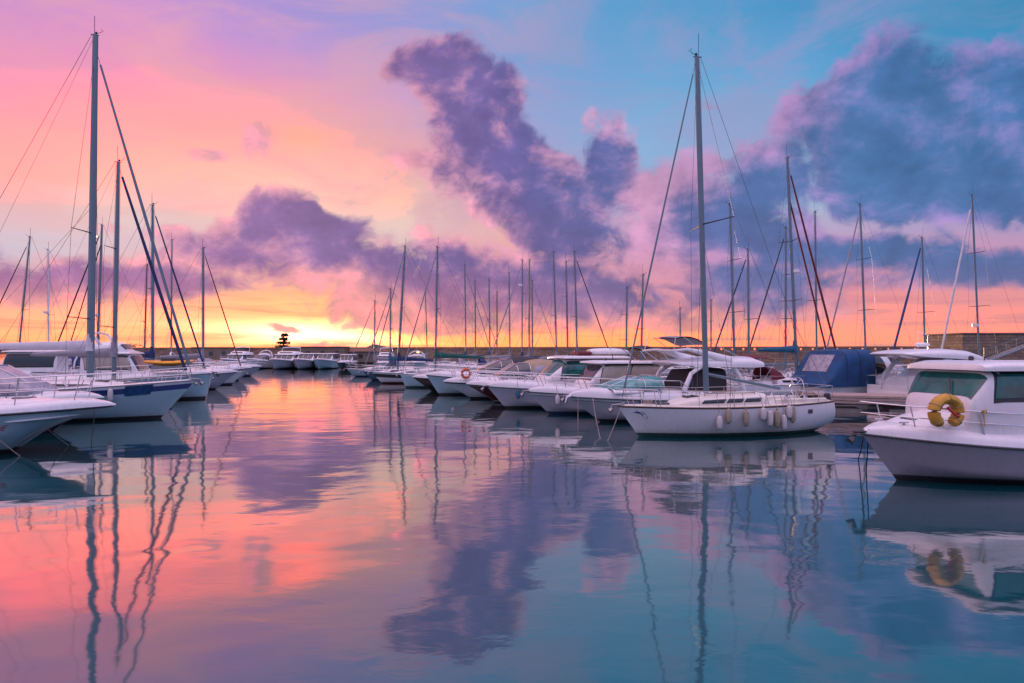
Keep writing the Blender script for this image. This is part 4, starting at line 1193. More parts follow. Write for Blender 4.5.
def horseshoe(px, D, z, R_, r, mat, label, rz=0, full=False, tilt=0):
    o = bpy.data.objects.new('lifebuoy', None); 
    mb = MB(); a0 = radians(-58 if not full else -90); a1 = radians(238 if not full else 270)
    K = 26; pts = [(R_ * cos(a0 + (a1 - a0) * i / K), 0, R_ * sin(a0 + (a1 - a0) * i / K)) for i in range(K + 1)]
    mb.tube(pts, [r * (.82 if (i in (0, K) and not full) else 1) for i in range(K + 1)], 12, flat=1.25)
    o = mb.build('lifebuoy', mat, None, loc=(wx(px, D), D, z), rz=rz)
    tag(o, label, 'lifebuoy')
    st = MB()
    if not full:
        bd = MB()
        for ad in (-40, 30, 90, 150, 220):
            a = radians(ad); cx, cz = R_ * cos(a), R_ * sin(a)
            bd.tube([(cx + r * 1.03 * cos(t) * cos(a), -r * 1.29 * sin(t), cz + r * 1.03 * cos(t) * sin(a)) for t in [2 * pi * j / 14 for j in range(15)]], .009, 5)
        bd.build('rope_binding', 'fender_tan', o)
    if full:
        for k in range(4):
            a = pi / 4 + k * pi / 2; st.tube([((R_ - r * 1.15) * cos(a), 0, (R_ - r * 1.15) * sin(a)), ((R_) * cos(a), -r * 1.28, (R_) * sin(a)), ((R_ + r * 1.15) * cos(a), 0, (R_ + r * 1.15) * sin(a))], .02, 5)
        st.build('strap', 'fender_white', o)
    else:
        st.tube([(-R_ * .55, -.02, -R_ * .9), (-.1, -.08, -R_ * 1.15), (R_ * .35, -.02, -R_ * .95)], .012, 5); st.build('rope', 'fender_white', o)
        lt = MB(); lt.tube([(-.05, -.10, .12), (.10, -.12, -.02), (.22, -.14, -.10)], .035, 8); lt.build('light', 'red_paint', o)
    return o


t_ = t_at_px(R1, H1, 946, 1); wl = world(R1, H1.sheer(t_, 1, .02, .72))
horseshoe(946, wl.y - .08, wl.z, .32, .125, 'buoy_yellow', 'faded yellow horseshoe lifebuoy tied to the rail of the nearest motorboat', radians(8))
# yellow knot of rope on the rail
wl2 = world(R1, H1.sheer(t_at_px(R1, H1, 987, 1), 1, .10, .34 * .7 + .55))
kn = MB(); kn.tube([(0, 0, .02), (.05, -.02, .04), (.08, 0, -.02), (-.03, -.02, -.03), (0, 0, .02)], .022, 6); kn.tube([(0, 0, 0), (.02, -.02, -.35)], .012, 5)
tag(kn.build('rope_knot', 'buoy_yellow', None, loc=(wl2.x, wl2.y, wl2.z)), 'short yellow rope knotted on the rail of the nearest motorboat', 'rope')

# R3 flybridge boat with open windscreen
R3, H3, zt3, X3, W3 = motorboat('motorboat', 'flybridge motorboat with pale green windscreen and grey bimini behind the near sloop', 568, 28.9, 197, 9.4, 3.3, 1.22, 1.0, 'cruiser', ('antifoul_black', 'stripe_dark', 'hull_grey', 'stripe_dark', 'gelcoat'), rake=1.6, fore=.44, group=MG, cab=dict(front=.82, mid=.66, aft=.1, h=.55, arch=False, canvas=None, scr='glass_pale_teal', w=.84), d1=.17, d2=.20)
# its tall white cabin frame, flybridge and folded bimini
zf = zt3
for s in (1, -1):
    f3 = MB()
    f3.tube([(X3(.46), s * W3 * .86, zf), (X3(.42), s * W3 * .86, zf + .8), (X3(.36), s * W3 * .84, zf + 1.12)], [.13, .10, .10], 8)
    f3.tube([(X3(.12), s * W3 * .86, zf - .1), (X3(.15), s * W3 * .86, zf + .7), (X3(.18), s * W3 * .84, zf + 1.12)], [.14, .12, .10], 8)
    f3.tube([(X3(.40), s * W3 * .84, zf + 1.10), (X3(.27), s * W3 * .86, zf + 1.20), (X3(.14), s * W3 * .84, zf + 1.10)], .10, 8)
    f3.build('cabin_frame', 'gelcoat', R3)
in3 = Dome([(X3(.42), W3 * .6, zf - .1, .5), (X3(.38), W3 * .70, zf - .1, 1.05), (X3(.2), W3 * .70, zf - .1, 1.12)], 6); in3.mesh().build('cabin', 'interior_shade', R3)  # shade inside the open cabin put into one solid dark form
fly = Dome([(X3(.50), W3 * .50, zf + 1.28, .03), (X3(.46), W3 * .80, zf + 1.16, .22), (X3(.36), W3 * .92, zf + 1.10, .34), (X3(.24), W3 * .96, zf + 1.08, .48), (X3(.06), W3 * .94, zf + 1.05, .52), (X3(.0), W3 * .88, zf + 1.08, .30)], 4.0)
fm_ = fly.mesh(); fm_.grid([[(x, w * f, zb) for f in (-1, 0, 1)] for x, w, zb, h in fly.st]); fo3 = fm_.build('flybridge', 'gelcoat', R3)
fs3 = MB()
for s in (1, -1):
    fs3.tube([(X3(.20), s * W3 * .9, zf + 1.35), (X3(.36), s * W3 * .9, zf + 1.75), (X3(.44), s * W3 * .86, zf + 1.90), (X3(.52), s * W3 * .82, zf + 1.84)], [.22, .13, .07, .05], 8, flat=.4)
fs3.tube([(X3(.52), W3 * .82, zf + 1.84), (X3(.53), 0, zf + 1.88), (X3(.52), -W3 * .82, zf + 1.84)], .05, 8); fs3.build('radar_arch', 'gelcoat', R3)
bi = MB(); rows = []
for i in range(9):
    f = i / 8; x = X3(.50) - f * 1.9
    rows.append([(x, W3 * .8 * c, zf + 2.42 + .18 * sin(pi * min(1, f * 1.2)) + .05 * (1 - c * c) - .3 * f) for c in [-1 + k / 5 for k in range(11)]])
bi.grid(rows); bi.grid([[(p[0], p[1], p[2] - .06) for p in r] for r in rows])
bi.build('bimini', 'canvas_grey', R3)
for s in (1, -1):
    bf = MB()
    bf.tube([(X3(.50), s * W3 * .8, zf + 2.42), (X3(.51), s * W3 * .82, zf + 1.86)], .018); bf.tube([(X3(.50) - 1.9, s * W3 * .8, zf + 2.2), (X3(.16), s * W3 * .86, zf + 1.6)], .018)
    bf.tube([(X3(.46), s * W3 * .8, zf + 2.5), (X3(.30), s * W3 * .85, zf + 1.5)], .016)
    bf.build('bimini_frame', 'steel', R3)
anchor(R3, H3)
bl3 = MB(); t3 = H3.sheer(1.0); bl3.tube([(t3.x - .1, .12, t3.z + .02), (t3.x + .10, .12, t3.z - .05), (t3.x + .16, .1, t3.z - .28)], .07, 8); bl3.build('bow_roller', 'steel', R3)

# R4 / R5 pilothouses
R4, H4, zt4, X4, W4 = motorboat('motorboat', 'white pilothouse motorboat with curtained cream side window and blue waterline', 527, 32.6, 197, 9.2, 3.1, 1.20, .95, 'pilothouse', ('antifoul_blue', 'antifoul_blue', 'hull_grey', 'stripe_dark', 'gelcoat'), rake=1.2, glass='glass_smoke', fore=.36, cab=dict(front=.67, rk=.75, aft=.24, h=1.40, w=.80, over=.45, sidemat='window_curtain', sidepan=2, z0=.34, z1=.90, base=.3, n=7), group=MG, d1=.18, d2=.21)
anchor(R4, H4)
sb = MB(); sb.tube([(X4(.30), 0, zt4 + .38 + 1.05), (X4(.24), 0, zt4 + .38 + 1.5)], .04, 6); sb.tube([(X4(.30), W4 * .7, zt4 + .38 + 1.75), (X4(.22), W4 * .7, zt4 + .38 + 1.78)], .03)
rows = []
for i in range(6):
    f = i / 5; rows.append([(X4(.36) - f * 1.1, W4 * .7 * c, zt4 + .38 + 1.86 - .1 * c * c - .12 * (2 * f - 1) ** 2) for c in (-1, -.5, 0, .5, 1)])
bb = MB(); bb.grid(rows); bb.grid([[(p[0], p[1], p[2] - .07) for p in r] for r in rows]); bb.build('bimini', 'canvas_black', R4)
for s in (1, -1): bfr = MB(); bfr.tube([(X4(.36), s * W4 * .7, zt4 + .38 + 1.68), (X4(.25), s * W4 * .78, zt4 + .38 + 1.0)], .02); bfr.tube([(X4(.25), s * W4 * .7, zt4 + .38 + 1.70), (X4(.18), s * W4 * .78, zt4 + .38 + 1.0)], .02); bfr.build('bimini_frame', 'steel', R4)

R5, H5, zt5, X5, W5 = motorboat('motorboat', 'white motorboat with rounded pilothouse roof and green wrap-round glass', 487, 35.8, 197, 10.0, 3.2, 1.28, 1.0, 'pilothouse', ('antifoul_black', 'stripe_dark', 'hull_grey', 'gelcoat', 'gelcoat'), rake=1.1, glass='glass_teal', fore=.42, cab=dict(front=.68, rk=1.1, aft=.22, h=1.50, w=.84, over=.25, n=3.6, sidepan=2, z0=.30, z1=.82, base=.28), group=MG)
anchor(R5, H5)
# things stowed on the roof of R5: an upturned dinghy
dg = MB(); K = 14; rows = []
for i in range(K + 1):
    f = i / K; w = .58 * max(.05, sin(pi * min(1, .12 + f * .88)) ** .5 if f < .99 else .05); rows.append([(1.35 - 2.7 * f, w * cos(pi * j / 10), .03 + .36 * (w / .58) ** .5 * sin(pi * j / 10) ** .7) for j in range(11)])
dg.grid(rows); dg.add([(p[0], p[1], p[2]) for p in rows[-1]], [list(range(11))]); dg.add(rows[0], [list(range(11))])
pr5 = world(R5, (X5(.25), 0, zt5 + 1.60))
tag(dg.build('dinghy', 'gelcoat', None, loc=pr5, rz=radians(197)), 'small white dinghy stowed upside down on the rounded pilothouse roof', 'dinghy')
cu = MB(); cu.box((0, 0, .12), (.9, 1.3, .24), bev=.08)
p5 = world(R5, (X5(.43), 0, zt5 + 1.55)); tag(cu.build('cushion', 'canvas_burgundy', None, loc=p5, rz=radians(197)), 'dark red cushion lying on the rounded pilothouse roof', 'cushion')

# R6 dark red hull, R7 canvas dome, R8 dark windscreen, R8b black hull
R6, H6, zt6, X6, W6 = motorboat('motorboat', 'low sports boat with dark red hull and white deck, bow beside the orange lifebuoy boat', 466, 39.6, 197, 8.6, 2.9, 1.20, .85, 'cruiser', ('antifoul_black', 'gelcoat', 'hull_red', 'gelcoat', 'gelcoat'), rake=2.0, fore=.34, group=MG, cab=dict(front=.56, mid=.44, h=.45, canvas=None, arch=False, scr='glass_dark'), chine=.35, d2=.10)
R7, H7, zt7, X7, W7 = motorboat('motorboat', 'motorboat with tan canvas dome over its cockpit and orange lifebuoy on the bow rail', 443, 42.6, 198, 9.6, 3.1, 1.20, .95, 'cruiser', ('antifoul_black', 'stripe_dark', 'gelcoat', 'stripe_dark', 'gelcoat'), rake=2.0, fore=.36, group=MG, cab=dict(front=.62, mid=.49, h=.95, canvas='canvas_tan', arch=False), chine=.35)
R8, H8, zt8, X8, W8 = motorboat('motorboat', 'high-bowed white motorboat with dark arched windscreen, left of the canvas dome boat', 426, 46.6, 198, 10.2, 3.2, 1.5, 1.0, 'cruiser', ('antifoul_black', 'stripe_dark', 'hull_pale_blue', 'hull_pale_blue', 'gelcoat'), rake=1.0, fore=.36, group=MG, cab=dict(front=.64, mid=.47, h=1.0, canvas='canvas_black', arch=False), d2=.09)
R9b, H9b, _, _, _ = motorboat('motorboat', 'small speedboat with black hull and white deck, between the high bow and the green-covered sloop', 412, 51.0, 198, 8.0, 2.8, 1.15, .85, 'cruiser', ('antifoul_black', 'hull_black', 'hull_black', 'hull_black', 'gelcoat'), rake=1.6, fore=.30, group=MG, cab=dict(front=.58, mid=.46, h=.5, canvas=None, arch=False, scr='glass_pale_teal'), chine=.3)
w7 = world(R7, H7.sheer(t_at_px(R7, H7, 466, 1), 1, .0, .62))
horseshoe(466, w7.y - .1, w7.z, .27, .085, 'buoy_orange', 'small orange ring lifebuoy hung on the bow rail of the canvas dome motorboat', radians(15), full=True)

# farther sailboats of the right row
sailboat('sailboat', 'white sloop with dark green sail cover and green waterline beyond the motorboats', 400, 55.8, 197, 9.0, 3.0, 1.25, 1.05, xm=1.4, top=12.4, dx=.2, hullm=('antifoul_green', 'antifoul_green', 'hull_pale_blue', 'gelcoat', 'gelcoat'), group=G, mr=.09, stay=('canvas_grey', .05), boom=(4.6, 2.7, .15), cover='canvas_green', wire=.012, rake=.5)
sailboat('sailboat', 'white sloop with royal blue sail cover and dark bow band', 371, 63, 197, 9.8, 3.1, 1.15, 1.0, xm=2.3, top=13.6, dx=.75, hullm=('antifoul_black', 'stripe_red', 'gelcoat', 'hull_black', 'gelcoat'), d2=.5, d1=.16, group=G, mr=.10, stay=('canvas_grey', .05), boom=(3.6, 2.3, .1), cover='canvas_navy', wire=.013)
sailboat('sailboat', 'small sloop with dark blue hull and bright blue sail cover', 362, 70, 197, 8.4, 2.8, 1.0, .9, xm=1.2, top=10.0, dx=.1, hullm=('antifoul_black', 'hull_blue', 'hull_blue', 'hull_blue', 'gelcoat'), group=G, mr=.085, stay=('canvas_grey', .05), boom=(3.4, 2.2, .1), cover='canvas_teal', wire=.013)
sailboat('sailboat', 'farthest white sloop of the right-hand row with pale blue hull band', 346, 79, 197, 8.4, 2.8, 1.0, .9, xm=.8, top=9.4, dx=.1, hullm=('antifoul_blue', 'stripe_blue', 'hull_pale_blue', 'gelcoat', 'gelcoat'), group=G, mr=.085, stay=('canvas_grey', .05), boom=(3.0, 2.1, .1), cover='canvas_grey', wire=.013, sprayhood='canvas_navy')

# ================================================================== boats with sterns to the right row's pontoon
PB = 'sailboats moored behind the right-hand row'
back = [  # base px, top px, ytop, D, heading, mast mat, stay, hull, cover, label
    (427.4, 425.4, 291, 118, 17, 'alu_olive', None, 'gelcoat', 'canvas_grey', 'distant sailboat with olive-brown mast right of the glowing lamp'),
    (466, 464.8, 265, 100, 17, 'alu', ('canvas_grey', .06), 'gelcoat', 'canvas_navy', 'distant sailboat with the leftmost tall silver mast of the middle cluster'),
    (475.5, 475, 281, 95.5, 17, 'alu', ('canvas_grey', .05), 'gelcoat', 'canvas_grey', 'distant sailboat, second mast of the middle cluster, with grey boom cover'),
    (490, 489, 279, 91.5, 17, 'alu', None, 'gelcoat', 'canvas_navy', 'distant sailboat, silver mast just left of the brown wooden mast'),
    (497, 497, 292, 88, 17, 'wood_mast', None, 'gelcoat_cream', 'canvas_tan', 'distant sailboat with short brown wooden mast'),
    (510, 509, 273, 84.3, 17, 'alu', None, 'gelcoat', 'canvas_grey', 'distant sailboat, single silver mast right of the brown wooden mast'),
    (522, 522.3, 260, 80.6, 197, 'alu', ('canvas_grey', .06), 'gelcoat', 'canvas_navy', 'distant sailboat with round radar high on its mast and jib sloping down left'),
    (529, 529.5, 260, 74, 17, 'alu_olive', None, 'gelcoat', 'canvas_grey', 'distant sailboat with tall thin olive mast beside the radar mast'),
    (532.5, 532, 281, 77.4, 17, 'alu', ('canvas_grey', .035), 'gelcoat', None, 'distant sailboat with thin low mast just right of the tall olive mast'),
    (557, 553.5, 252, 70.6, 17, 'alu', None, 'gelcoat', 'canvas_grey', 'sailboat with the taller silver mast left of the domed pilothouse roof, leaning slightly left'),
    (568, 566, 262, 67.2, 17, 'alu', None, 'gelcoat', None, 'sailboat with thin mast between two taller masts over the domed pilothouse'),
    (577.5, 574.5, 252, 63.6, 17, 'alu', ('canvas_black', .055), 'gelcoat', 'canvas_navy', 'sailboat with dark furled jib sloping down to the right over the domed pilothouse'),
    (626, 627, 288, 57, 17, 'alu', None, 'gelcoat', None, 'small sailboat with short thin mast left of the near sloop\'s forestay'),
    (641, 643, 275, 53.4, 17, 'alu', None, 'gelcoat', None, 'small sailboat with thin mast beside the lower forestay of the near sloop'),
    (735, 730, 205, 44.2, 197, 'alu', None, 'gelcoat', None, 'sailboat with tall slim mast just right of the near sloop\'s mast'),
    (749, 748, 250, 47.6, 197, 'alu', ('canvas_navy', .055), 'gelcoat', None, 'sailboat with dark blue furled jib sloping down left behind the near sloop'),
    (785.5, 786, 228, 51, 197, 'alu', ('canvas_black', .055), 'gelcoat', None, 'sailboat with dark furled jib sloping down left, behind the burgundy-canvas sloop'),
    (817, 815, 212, 54.6, 17, 'alu', None, 'gelcoat', None, 'sailboat with plain slim mast between the burgundy jibs and the pale jib'),
    (866.5, 860, 205, 50.5, 197, 'alu', ('canvas_grey', .06), 'gelcoat', None, 'sailboat with pale furled jib rising left of its mast behind the blue canopy boat'),
    (925.5, 922, 238, 54.0, 197, 'alu', ('canvas_blue', .085), 'gelcoat', None, 'sailboat with bright blue furled jib behind the hardtop cruiser'),
    (980, 972, 196, 52.0, 197, 'alu', ('canvas_white', .075), 'gelcoat', None, 'tall-masted sailboat with white furled jib in front of the stone bastion'),
    (680.5, 680, 308, 80, 17, 'alu', None, 'gelcoat', None, 'far sailboat with tiny thin mast left of the near sloop\'s mast'),
    (711, 711, 300, 76, 17, 'alu', None, 'gelcoat', None, 'far sailboat with thin mast and wide crosstree right behind the near sloop\'s mast'),
]
for i, (pb, pt_, yt, D, hd, mm, stay, hm, cov, lb) in enumerate(back):
    topz = CAM_H + (350 - yt) / F * D
    L_ = 8.2 + (topz - 9) * .42; L_ = max(6.5, min(11, L_))
    sp_ = (.45,) if i % 2 else (.38, .68)
    sailboat('sailboat', lb, None, D, hd, L_, L_ * .31, 1.15, 1.0, mast_px=pb, top=topz, dx=(pt_ - pb) / F * D, hullm=('antifoul_black', 'stripe_blue' if i % 3 else 'stripe_red', hm, hm, 'gelcoat'), group=PB, mast_mat=mm, mr=.085 if D < 90 else .10, stay=stay, boom=(L_ * .36, 2.3, .1), cover=cov, wire=.009 if D < 60 else .011, spreaders=sp_, sw=.9, sprayhood=['canvas_navy', None, 'canvas_grey', None][i % 4], radar={6: topz - (topz - 3) * .28, 18: None, 20: 5.2}.get(i), detail=1, xm=L_ * .06, stay_to=None)

S1, HS1, _, _ = sailboat('sailboat', 'sloop with burgundy bimini, two burgundy furled jibs and blue boom cover', None, 43, 17, 9.6, 3.1, 1.2, 1.1, mast_px=797, top=CAM_H + 192 / F * 43, dx=-.65, group=PB, mr=.11, stay=('canvas_burgundy', .07), second_stay=('canvas_burgundy', .06, .80, 1.0), boom=(3.1, 3.2, -.05), cover='canvas_teal', spreaders=(.35, .62), sw=1.1, radar=3.3 + 5.2, sprayhood='canvas_burgundy', bimini='canvas_burgundy', wire=.010)

# B1 blue canopy cruiser and B2 hardtop cruiser
CG = 'motor cruisers moored stern-to along the plank pontoon'
B1, HB1, ztb, XB, WB = motorboat('motorboat', 'motor cruiser with big bright blue canvas canopy over its cockpit', 921, 44.6, 20, 10.2, 3.5, 1.4, 1.05, 'none', ('antifoul_black', 'stripe_dark', 'gelcoat', 'gelcoat', 'gelcoat'), group=CG, fore=.5, rl=True)
zc_ = 1.15
cab1 = Dome([(XB(.70), WB * .5, zc_ + .5, .05), (XB(.62), WB * .8, zc_ + .3, .7), (XB(.54), WB * .9, zc_, 1.9), (XB(.36), WB * .94, zc_, 2.12), (XB(.30), WB * .9, zc_, 2.0)], 4.0)
c1 = cab1.mesh().build('cabin', 'gelcoat', B1)
for s in (1, -1):
    mb = MB(); cab1.patch(mb, (XB(.50), cab1.thz(.35, s)), (XB(.40), cab1.thz(.25, s)), (XB(.40), cab1.thz(.88, s)), (XB(.47), cab1.thz(.85, s)), .012); mb.build('window', 'glass_dark', c1)
mb = MB(); cab1.patch(mb, (XB(.615), cab1.thy(.8)), (XB(.615), cab1.thy(-.8)), (XB(.555), cab1.thy(-.8)), (XB(.555), cab1.thy(.8)), .012); mb.build('windscreen', 'glass_dark', c1)
can = Dome([(XB(.0) - .25, WB * .93, zc_ - .15, .10), (XB(.04), WB * .97, zc_ - .15, .7), (XB(.14), WB * 1.0, zc_ - .15, 2.22), (XB(.24), WB * 1.02, zc_ - .15, 2.36), (XB(.36), WB * 1.0, zc_ - .15, 2.36), (XB(.385), WB * .99, zc_ - .1, 2.26)], 6.5)
c_ = can.mesh().build('canopy', 'canvas_blue', B1)
for (xa_, xb_) in ((.055, .125),):
    mb = MB(); can.patch(mb, (XB(xa_), can.thy(.55)), (XB(xa_), can.thy(-.6)), (XB(xb_), can.thy(-.6)), (XB(xb_), can.thy(.55)), .012); mb.build('window', 'clear_plastic', c_)
sm_ = MB()
for x in (.15, .255, .375): sm_.tube([can.p(XB(x), t, .006) for t in [pi * k / 24 for k in range(25)]], .02, 5)
sm_.build('seam', 'canvas_navy', c_)
lad = MB()
for y in (.5, .8): lad.tube([(XB(0) - .3, y, .3), (XB(0) - .35, y, 1.1), (XB(0), y, 1.35)], .02)
lad.build('ladder', 'steel', B1)

B2, HB2, zt2b, X2b, W2b = motorboat('motorboat', 'white hardtop cruiser with sweeping roof visor behind the nearest motorboat', 1012, 41.3, 18, 10.4, 3.5, 1.5, .95, 'none', ('antifoul_black', 'stripe_dark', 'gelcoat', 'stripe_dark', 'gelcoat'), group=CG, fore=.5)
cab2 = Dome([(X2b(.76), W2b * .4, 1.75, .05), (X2b(.62), W2b * .8, 1.5, .75), (X2b(.50), W2b * .9, 1.2, 1.5), (X2b(.34), W2b * .92, 1.1, 1.75), (X2b(.27), W2b * .9, 1.05, 1.3), (X2b(.22), W2b * .88, 1.05, .85), (X2b(.13), W2b * .86, 1.0, .7)], 3.6)
c2 = cab2.mesh().build('cabin', 'gelcoat', B2)
for s in (1, -1):
    for (a, b, z0_, z1_) in ((.52, .42, .48, .84), (.41, .31, .46, .86)):
        mb = MB(); cab2.patch(mb, (X2b(a), cab2.thz(z0_, s)), (X2b(b), cab2.thz(z0_, s)), (X2b(b + .02), cab2.thz(z1_, s)), (X2b(a - .03), cab2.thz(z1_, s)), .012); mb.build('window', 'glass_dark', c2)
mb = MB(); cab2.patch(mb, (X2b(.70), cab2.thy(.75)), (X2b(.70), cab2.thy(-.75)), (X2b(.53), cab2.thy(-.75)), (X2b(.53), cab2.thy(.75)), .012); mb.build('windscreen', 'glass_smoke', c2)
vis = Dome([(X2b(-.01), W2b * .70, 3.05, .05), (X2b(.03), W2b * .88, 2.96, .26), (X2b(.12), W2b * .98, 2.88, .44), (X2b(.30), W2b * 1.0, 2.80, .58), (X2b(.44), W2b * .98, 2.72, .58), (X2b(.56), W2b * .9, 2.55, .45), (X2b(.66), W2b * .75, 2.25, .3)], 4.0)
vm_ = vis.mesh(); vm_.grid([[(x, w * f, zb) for f in (-1, 0, 1)] for x, w, zb, h in vis.st]); vm_.build('roof', 'gelcoat', B2)
for s in (1, -1):
    st2 = MB()
    st2.tube([(X2b(.11), s * W2b * .88, 1.1), (X2b(.15), s * W2b * .90, 1.8), (X2b(.22), s * W2b * .90, 2.5), (X2b(.30), s * W2b * .9, 2.9)], [.26, .20, .16, .16], 8, flat=.4)
    st2.build('roof_support', 'gelcoat', B2)
ra2 = MB(); ra2.box((X2b(.26), 0, 3.62), (.8, .5, .25), bev=.08); ra2.tube([(X2b(.25), .2, 3.35), (X2b(.25), .2, 4.4)], .02); ra2.tube([(X2b(.28), -.2, 3.35), (X2b(.28), -.2, 4.2), (X2b(.25), .2, 4.4)], .02); ra2.build('radar_dome', 'gelcoat', B2)
sp2 = MB(); sp2.box((X2b(0) - .45, 0, .50), (1.0, W2b * 1.7, .12), bev=.04); sp2.build('swim_platform', 'teak', B2)
sp3 = MB(); sp3.box((XB(0) - .45, 0, .50), (1.0, WB * 1.7, .12), bev=.04); sp3.build('swim_platform', 'teak', B1)
rs = MB()
for s in (1, -1): rs.tube([(X2b(0) - .1, s * W2b * .8, 1.0), (X2b(0) - .1, s * W2b * .8, 1.75), (X2b(.10), s * W2b * .86, 1.8)], .02)
rs.tube([(X2b(0) - .1, W2b * .8, 1.75), (X2b(0) - .1, W2b * .2, 1.75), (X2b(0) - .1, W2b * .2, 1.0)], .02); rs.build('guard_rail', 'steel', B2)

# ================================================================== LEFT ROW
LG = 'boats moored along the left-hand row'
L1, HL1, ztl, XL1, WL1 = motorboat('motorboat', 'nearest left-hand sports cruiser with long raked white bow and red lettering', 116, 21.0, 6, 10.0, 3.3, 1.50, 1.2, 'cruiser', ('antifoul_black', 'antifoul_black', 'hull_pale_blue', 'stripe_dark', 'gelcoat'), rake=4.5, fore=.30, group=LG, cab=dict(front=.52, mid=.38, h=.6, canvas=None, arch=True, scr='glass_smoke'), chine=.45, railt=.30, raildx=.0, railh=.85, p=2.3, d1=.05, d2=.09, rr='rubber_dark')
# spray strake
ss = MB(); rows = []
for s in (-1, 1):
    rows = []
    for i in range(15):
        t = .74 + .22 * i / 14; z = 1.08 + .14 * i / 14; w = .16 * sin(pi * i / 14) ** .6
        a = HL1.pt(t, z, s); rows.append([a + Vector((0, s * .005, .06 * (w / .16))), a + Vector((0, s * w, -.02)), a + Vector((0, s * .005, -.06 * (w / .16)))])
    ss.grid(rows)
ss.build('spray_strake', 'gelcoat', L1)
anchor_l = None

# lettering on the side: slanted red italics
def lettering(root, H, side, text, px_right, z, size, mat, name='lettering'):
    fc = bpy.data.curves.new('tmp', 'FONT'); fc.body = text; fc.size = size; fc.shear = .35; fc.extrude = 0
    to = bpy.data.objects.new('tmp', fc); COL.objects.link(to)
    dg_ = bpy.context.evaluated_depsgraph_get(); me = bpy.data.meshes.new_from_object(to.evaluated_get(dg_))
    bpy.data.objects.remove(to)
    wmax = max(v.co.x for v in me.vertices)
    t_r = t_at_px(root, H, px_right, side); 
    for v in me.vertices:
        # side -1 reads left to right towards the bow
        xx = (v.co.x - wmax) if side < 0 else -v.co.x
        t = t_r + xx / H.L
        p = H.pt(t, z + v.co.y, side); v.co = Vector((p.x, p.y + side * .012, p.z))
    me.materials.append(MATS[mat]); o = bpy.data.objects.new(name, me); COL.objects.link(o); o.parent = root
    return o


lettering(L1, HL1, -1, 'LINE', 12, .80, .26, 'red_paint')

L1b, HL1b, ztb1, XLb, WLb = motorboat('motorboat', 'white sports cruiser with arched windscreen frame, second boat from the left foreground', 104, 26.2, 8, 9.6, 3.2, 1.35, 1.1, 'cruiser', ('antifoul_black', 'stripe_dark', 'hull_black', 'stripe_dark', 'gelcoat'), rake=2.0, fore=.34, group=LG, cab=dict(front=.78, mid=.60, h=1.15, canvas='canvas_white', arch=True, scr='clear_plastic'), chine=.3)

L2, HL2, _, _ = sailboat('sailboat', 'big white yacht with the tallest left mast, blue sheer stripe and white boom cover', 196, 31.2, 9, 13.0, 3.9, 1.85, 1.45, xm=1.78, top=CAM_H + 308 / F * 31.2, dx=.24, hullm=('antifoul_black', 'antifoul_black', 'hull_pale_blue', 'stripe_blue', 'gelcoat'), d1=.16, d2=.42, group=LG, mr=.16, spreaders=(.17, .42), sw=1.3, stay=('alu', .065), stay_from=.95, boom=(6.2, 3.35, -.05), cover='canvas_white', wire=.012, rake=1.6, zbase=2.0)
# blue lee-cloth hung over the rail
lc = MB(); t0, t1 = t_at_px(L2, HL2, 126, -1), t_at_px(L2, HL2, 154, -1); rows = []
for i in range(13):
    t = t0 + (t1 - t0) * i / 12; rows.append([HL2.pt(t, HL2.zs(t) - .06 - .46 * j / 4, -1) + Vector((0, -.03 - .02 * sin(i * 1.7 + j), 0)) for j in range(5)])
lc.grid(rows); lc.grid([[p + Vector((0, .025, 0)) for p in r] for r in rows])
tag(lc.build('bow_cloth', 'canvas_blue', None, loc=L2.location, rz=L2.rotation_euler.z), 'bright blue cloth hung over the side of the big left yacht', 'cloth')

L2b, HL2b, _, _ = sailboat('sailboat', 'yacht with navy blue furled jib behind the big left mast', 191, 37.2, 12, 11.0, 3.4, 1.5, 1.2, xm=1.45, top=CAM_H + 187 / F * 36.6, dx=.26, hullm=('antifoul_black', 'stripe_blue', 'gelcoat', 'gelcoat', 'gelcoat'), group=LG, mr=.12, spreaders=(.24, .6), sw=1.1, stay=('canvas_navy', .085), stay_from=.97, boom=(4.2, 3.0, 0), cover='canvas_grey', wire=.010)
# L3 white trawler with kayak
L3, HL3, zt3l, XL3, WL3 = motorboat('motorboat', 'white flybridge trawler with plumb bow carrying a yellow kayak on deck', 214, 43.6, 14, 12.5, 3.9, 1.75, 1.35, 'flybridge', ('antifoul_black', 'antifoul_black', 'hull_pale_blue', 'gelcoat', 'gelcoat'), rake=.55, fore=.30, group=LG, cab=dict(front=.66, rk=.55, aft=.40, h=1.45, w=.80, over=.1, sidepan=1, z0=.35, z1=.85, sidemat='window_curtain', flyh=.65), p=3.4, raildx=.1)
anchor(L3, HL3, 'dark_metal')
ky = MB(); rows = []
for i in range(17):
    f = i / 16; w = .36 * sin(pi * (.02 + .96 * f)) ** .6; rows.append([(-1.45 + 2.9 * f, w * cos(2 * pi * j / 12), .16 * sin(2 * pi * j / 12) * (w / .36) ** .5 + .10 * (2 * f - 1) ** 2) for j in range(12)])
ky.grid(rows, 0, True); ky.add(rows[0], [list(range(12))]); ky.add(rows[-1], [list(range(12))])
kyo = ky.build('kayak', 'kayak_yellow', None, loc=(wx(169, 41.6), 41.6, 2.45), rz=radians(14)); tag(kyo, 'bright yellow kayak lying along the side deck of the white trawler', 'kayak')
cp = MB(); cp.tube([(-.45, 0, .17), (.35, 0, .17)], .16, 10, flat=1.0); cp.build('cockpit', 'canvas_black', kyo)
ck_ = MB(); ck_.box((0, 0, -.30), (2.0, .5, .3), bev=.04)
tag(ck_.build('kayak_rack', 'galvanised', None, loc=(wx(169, 41.6), 41.6, 2.45), rz=radians(14)), 'low grey rack under the yellow kayak', 'rack')
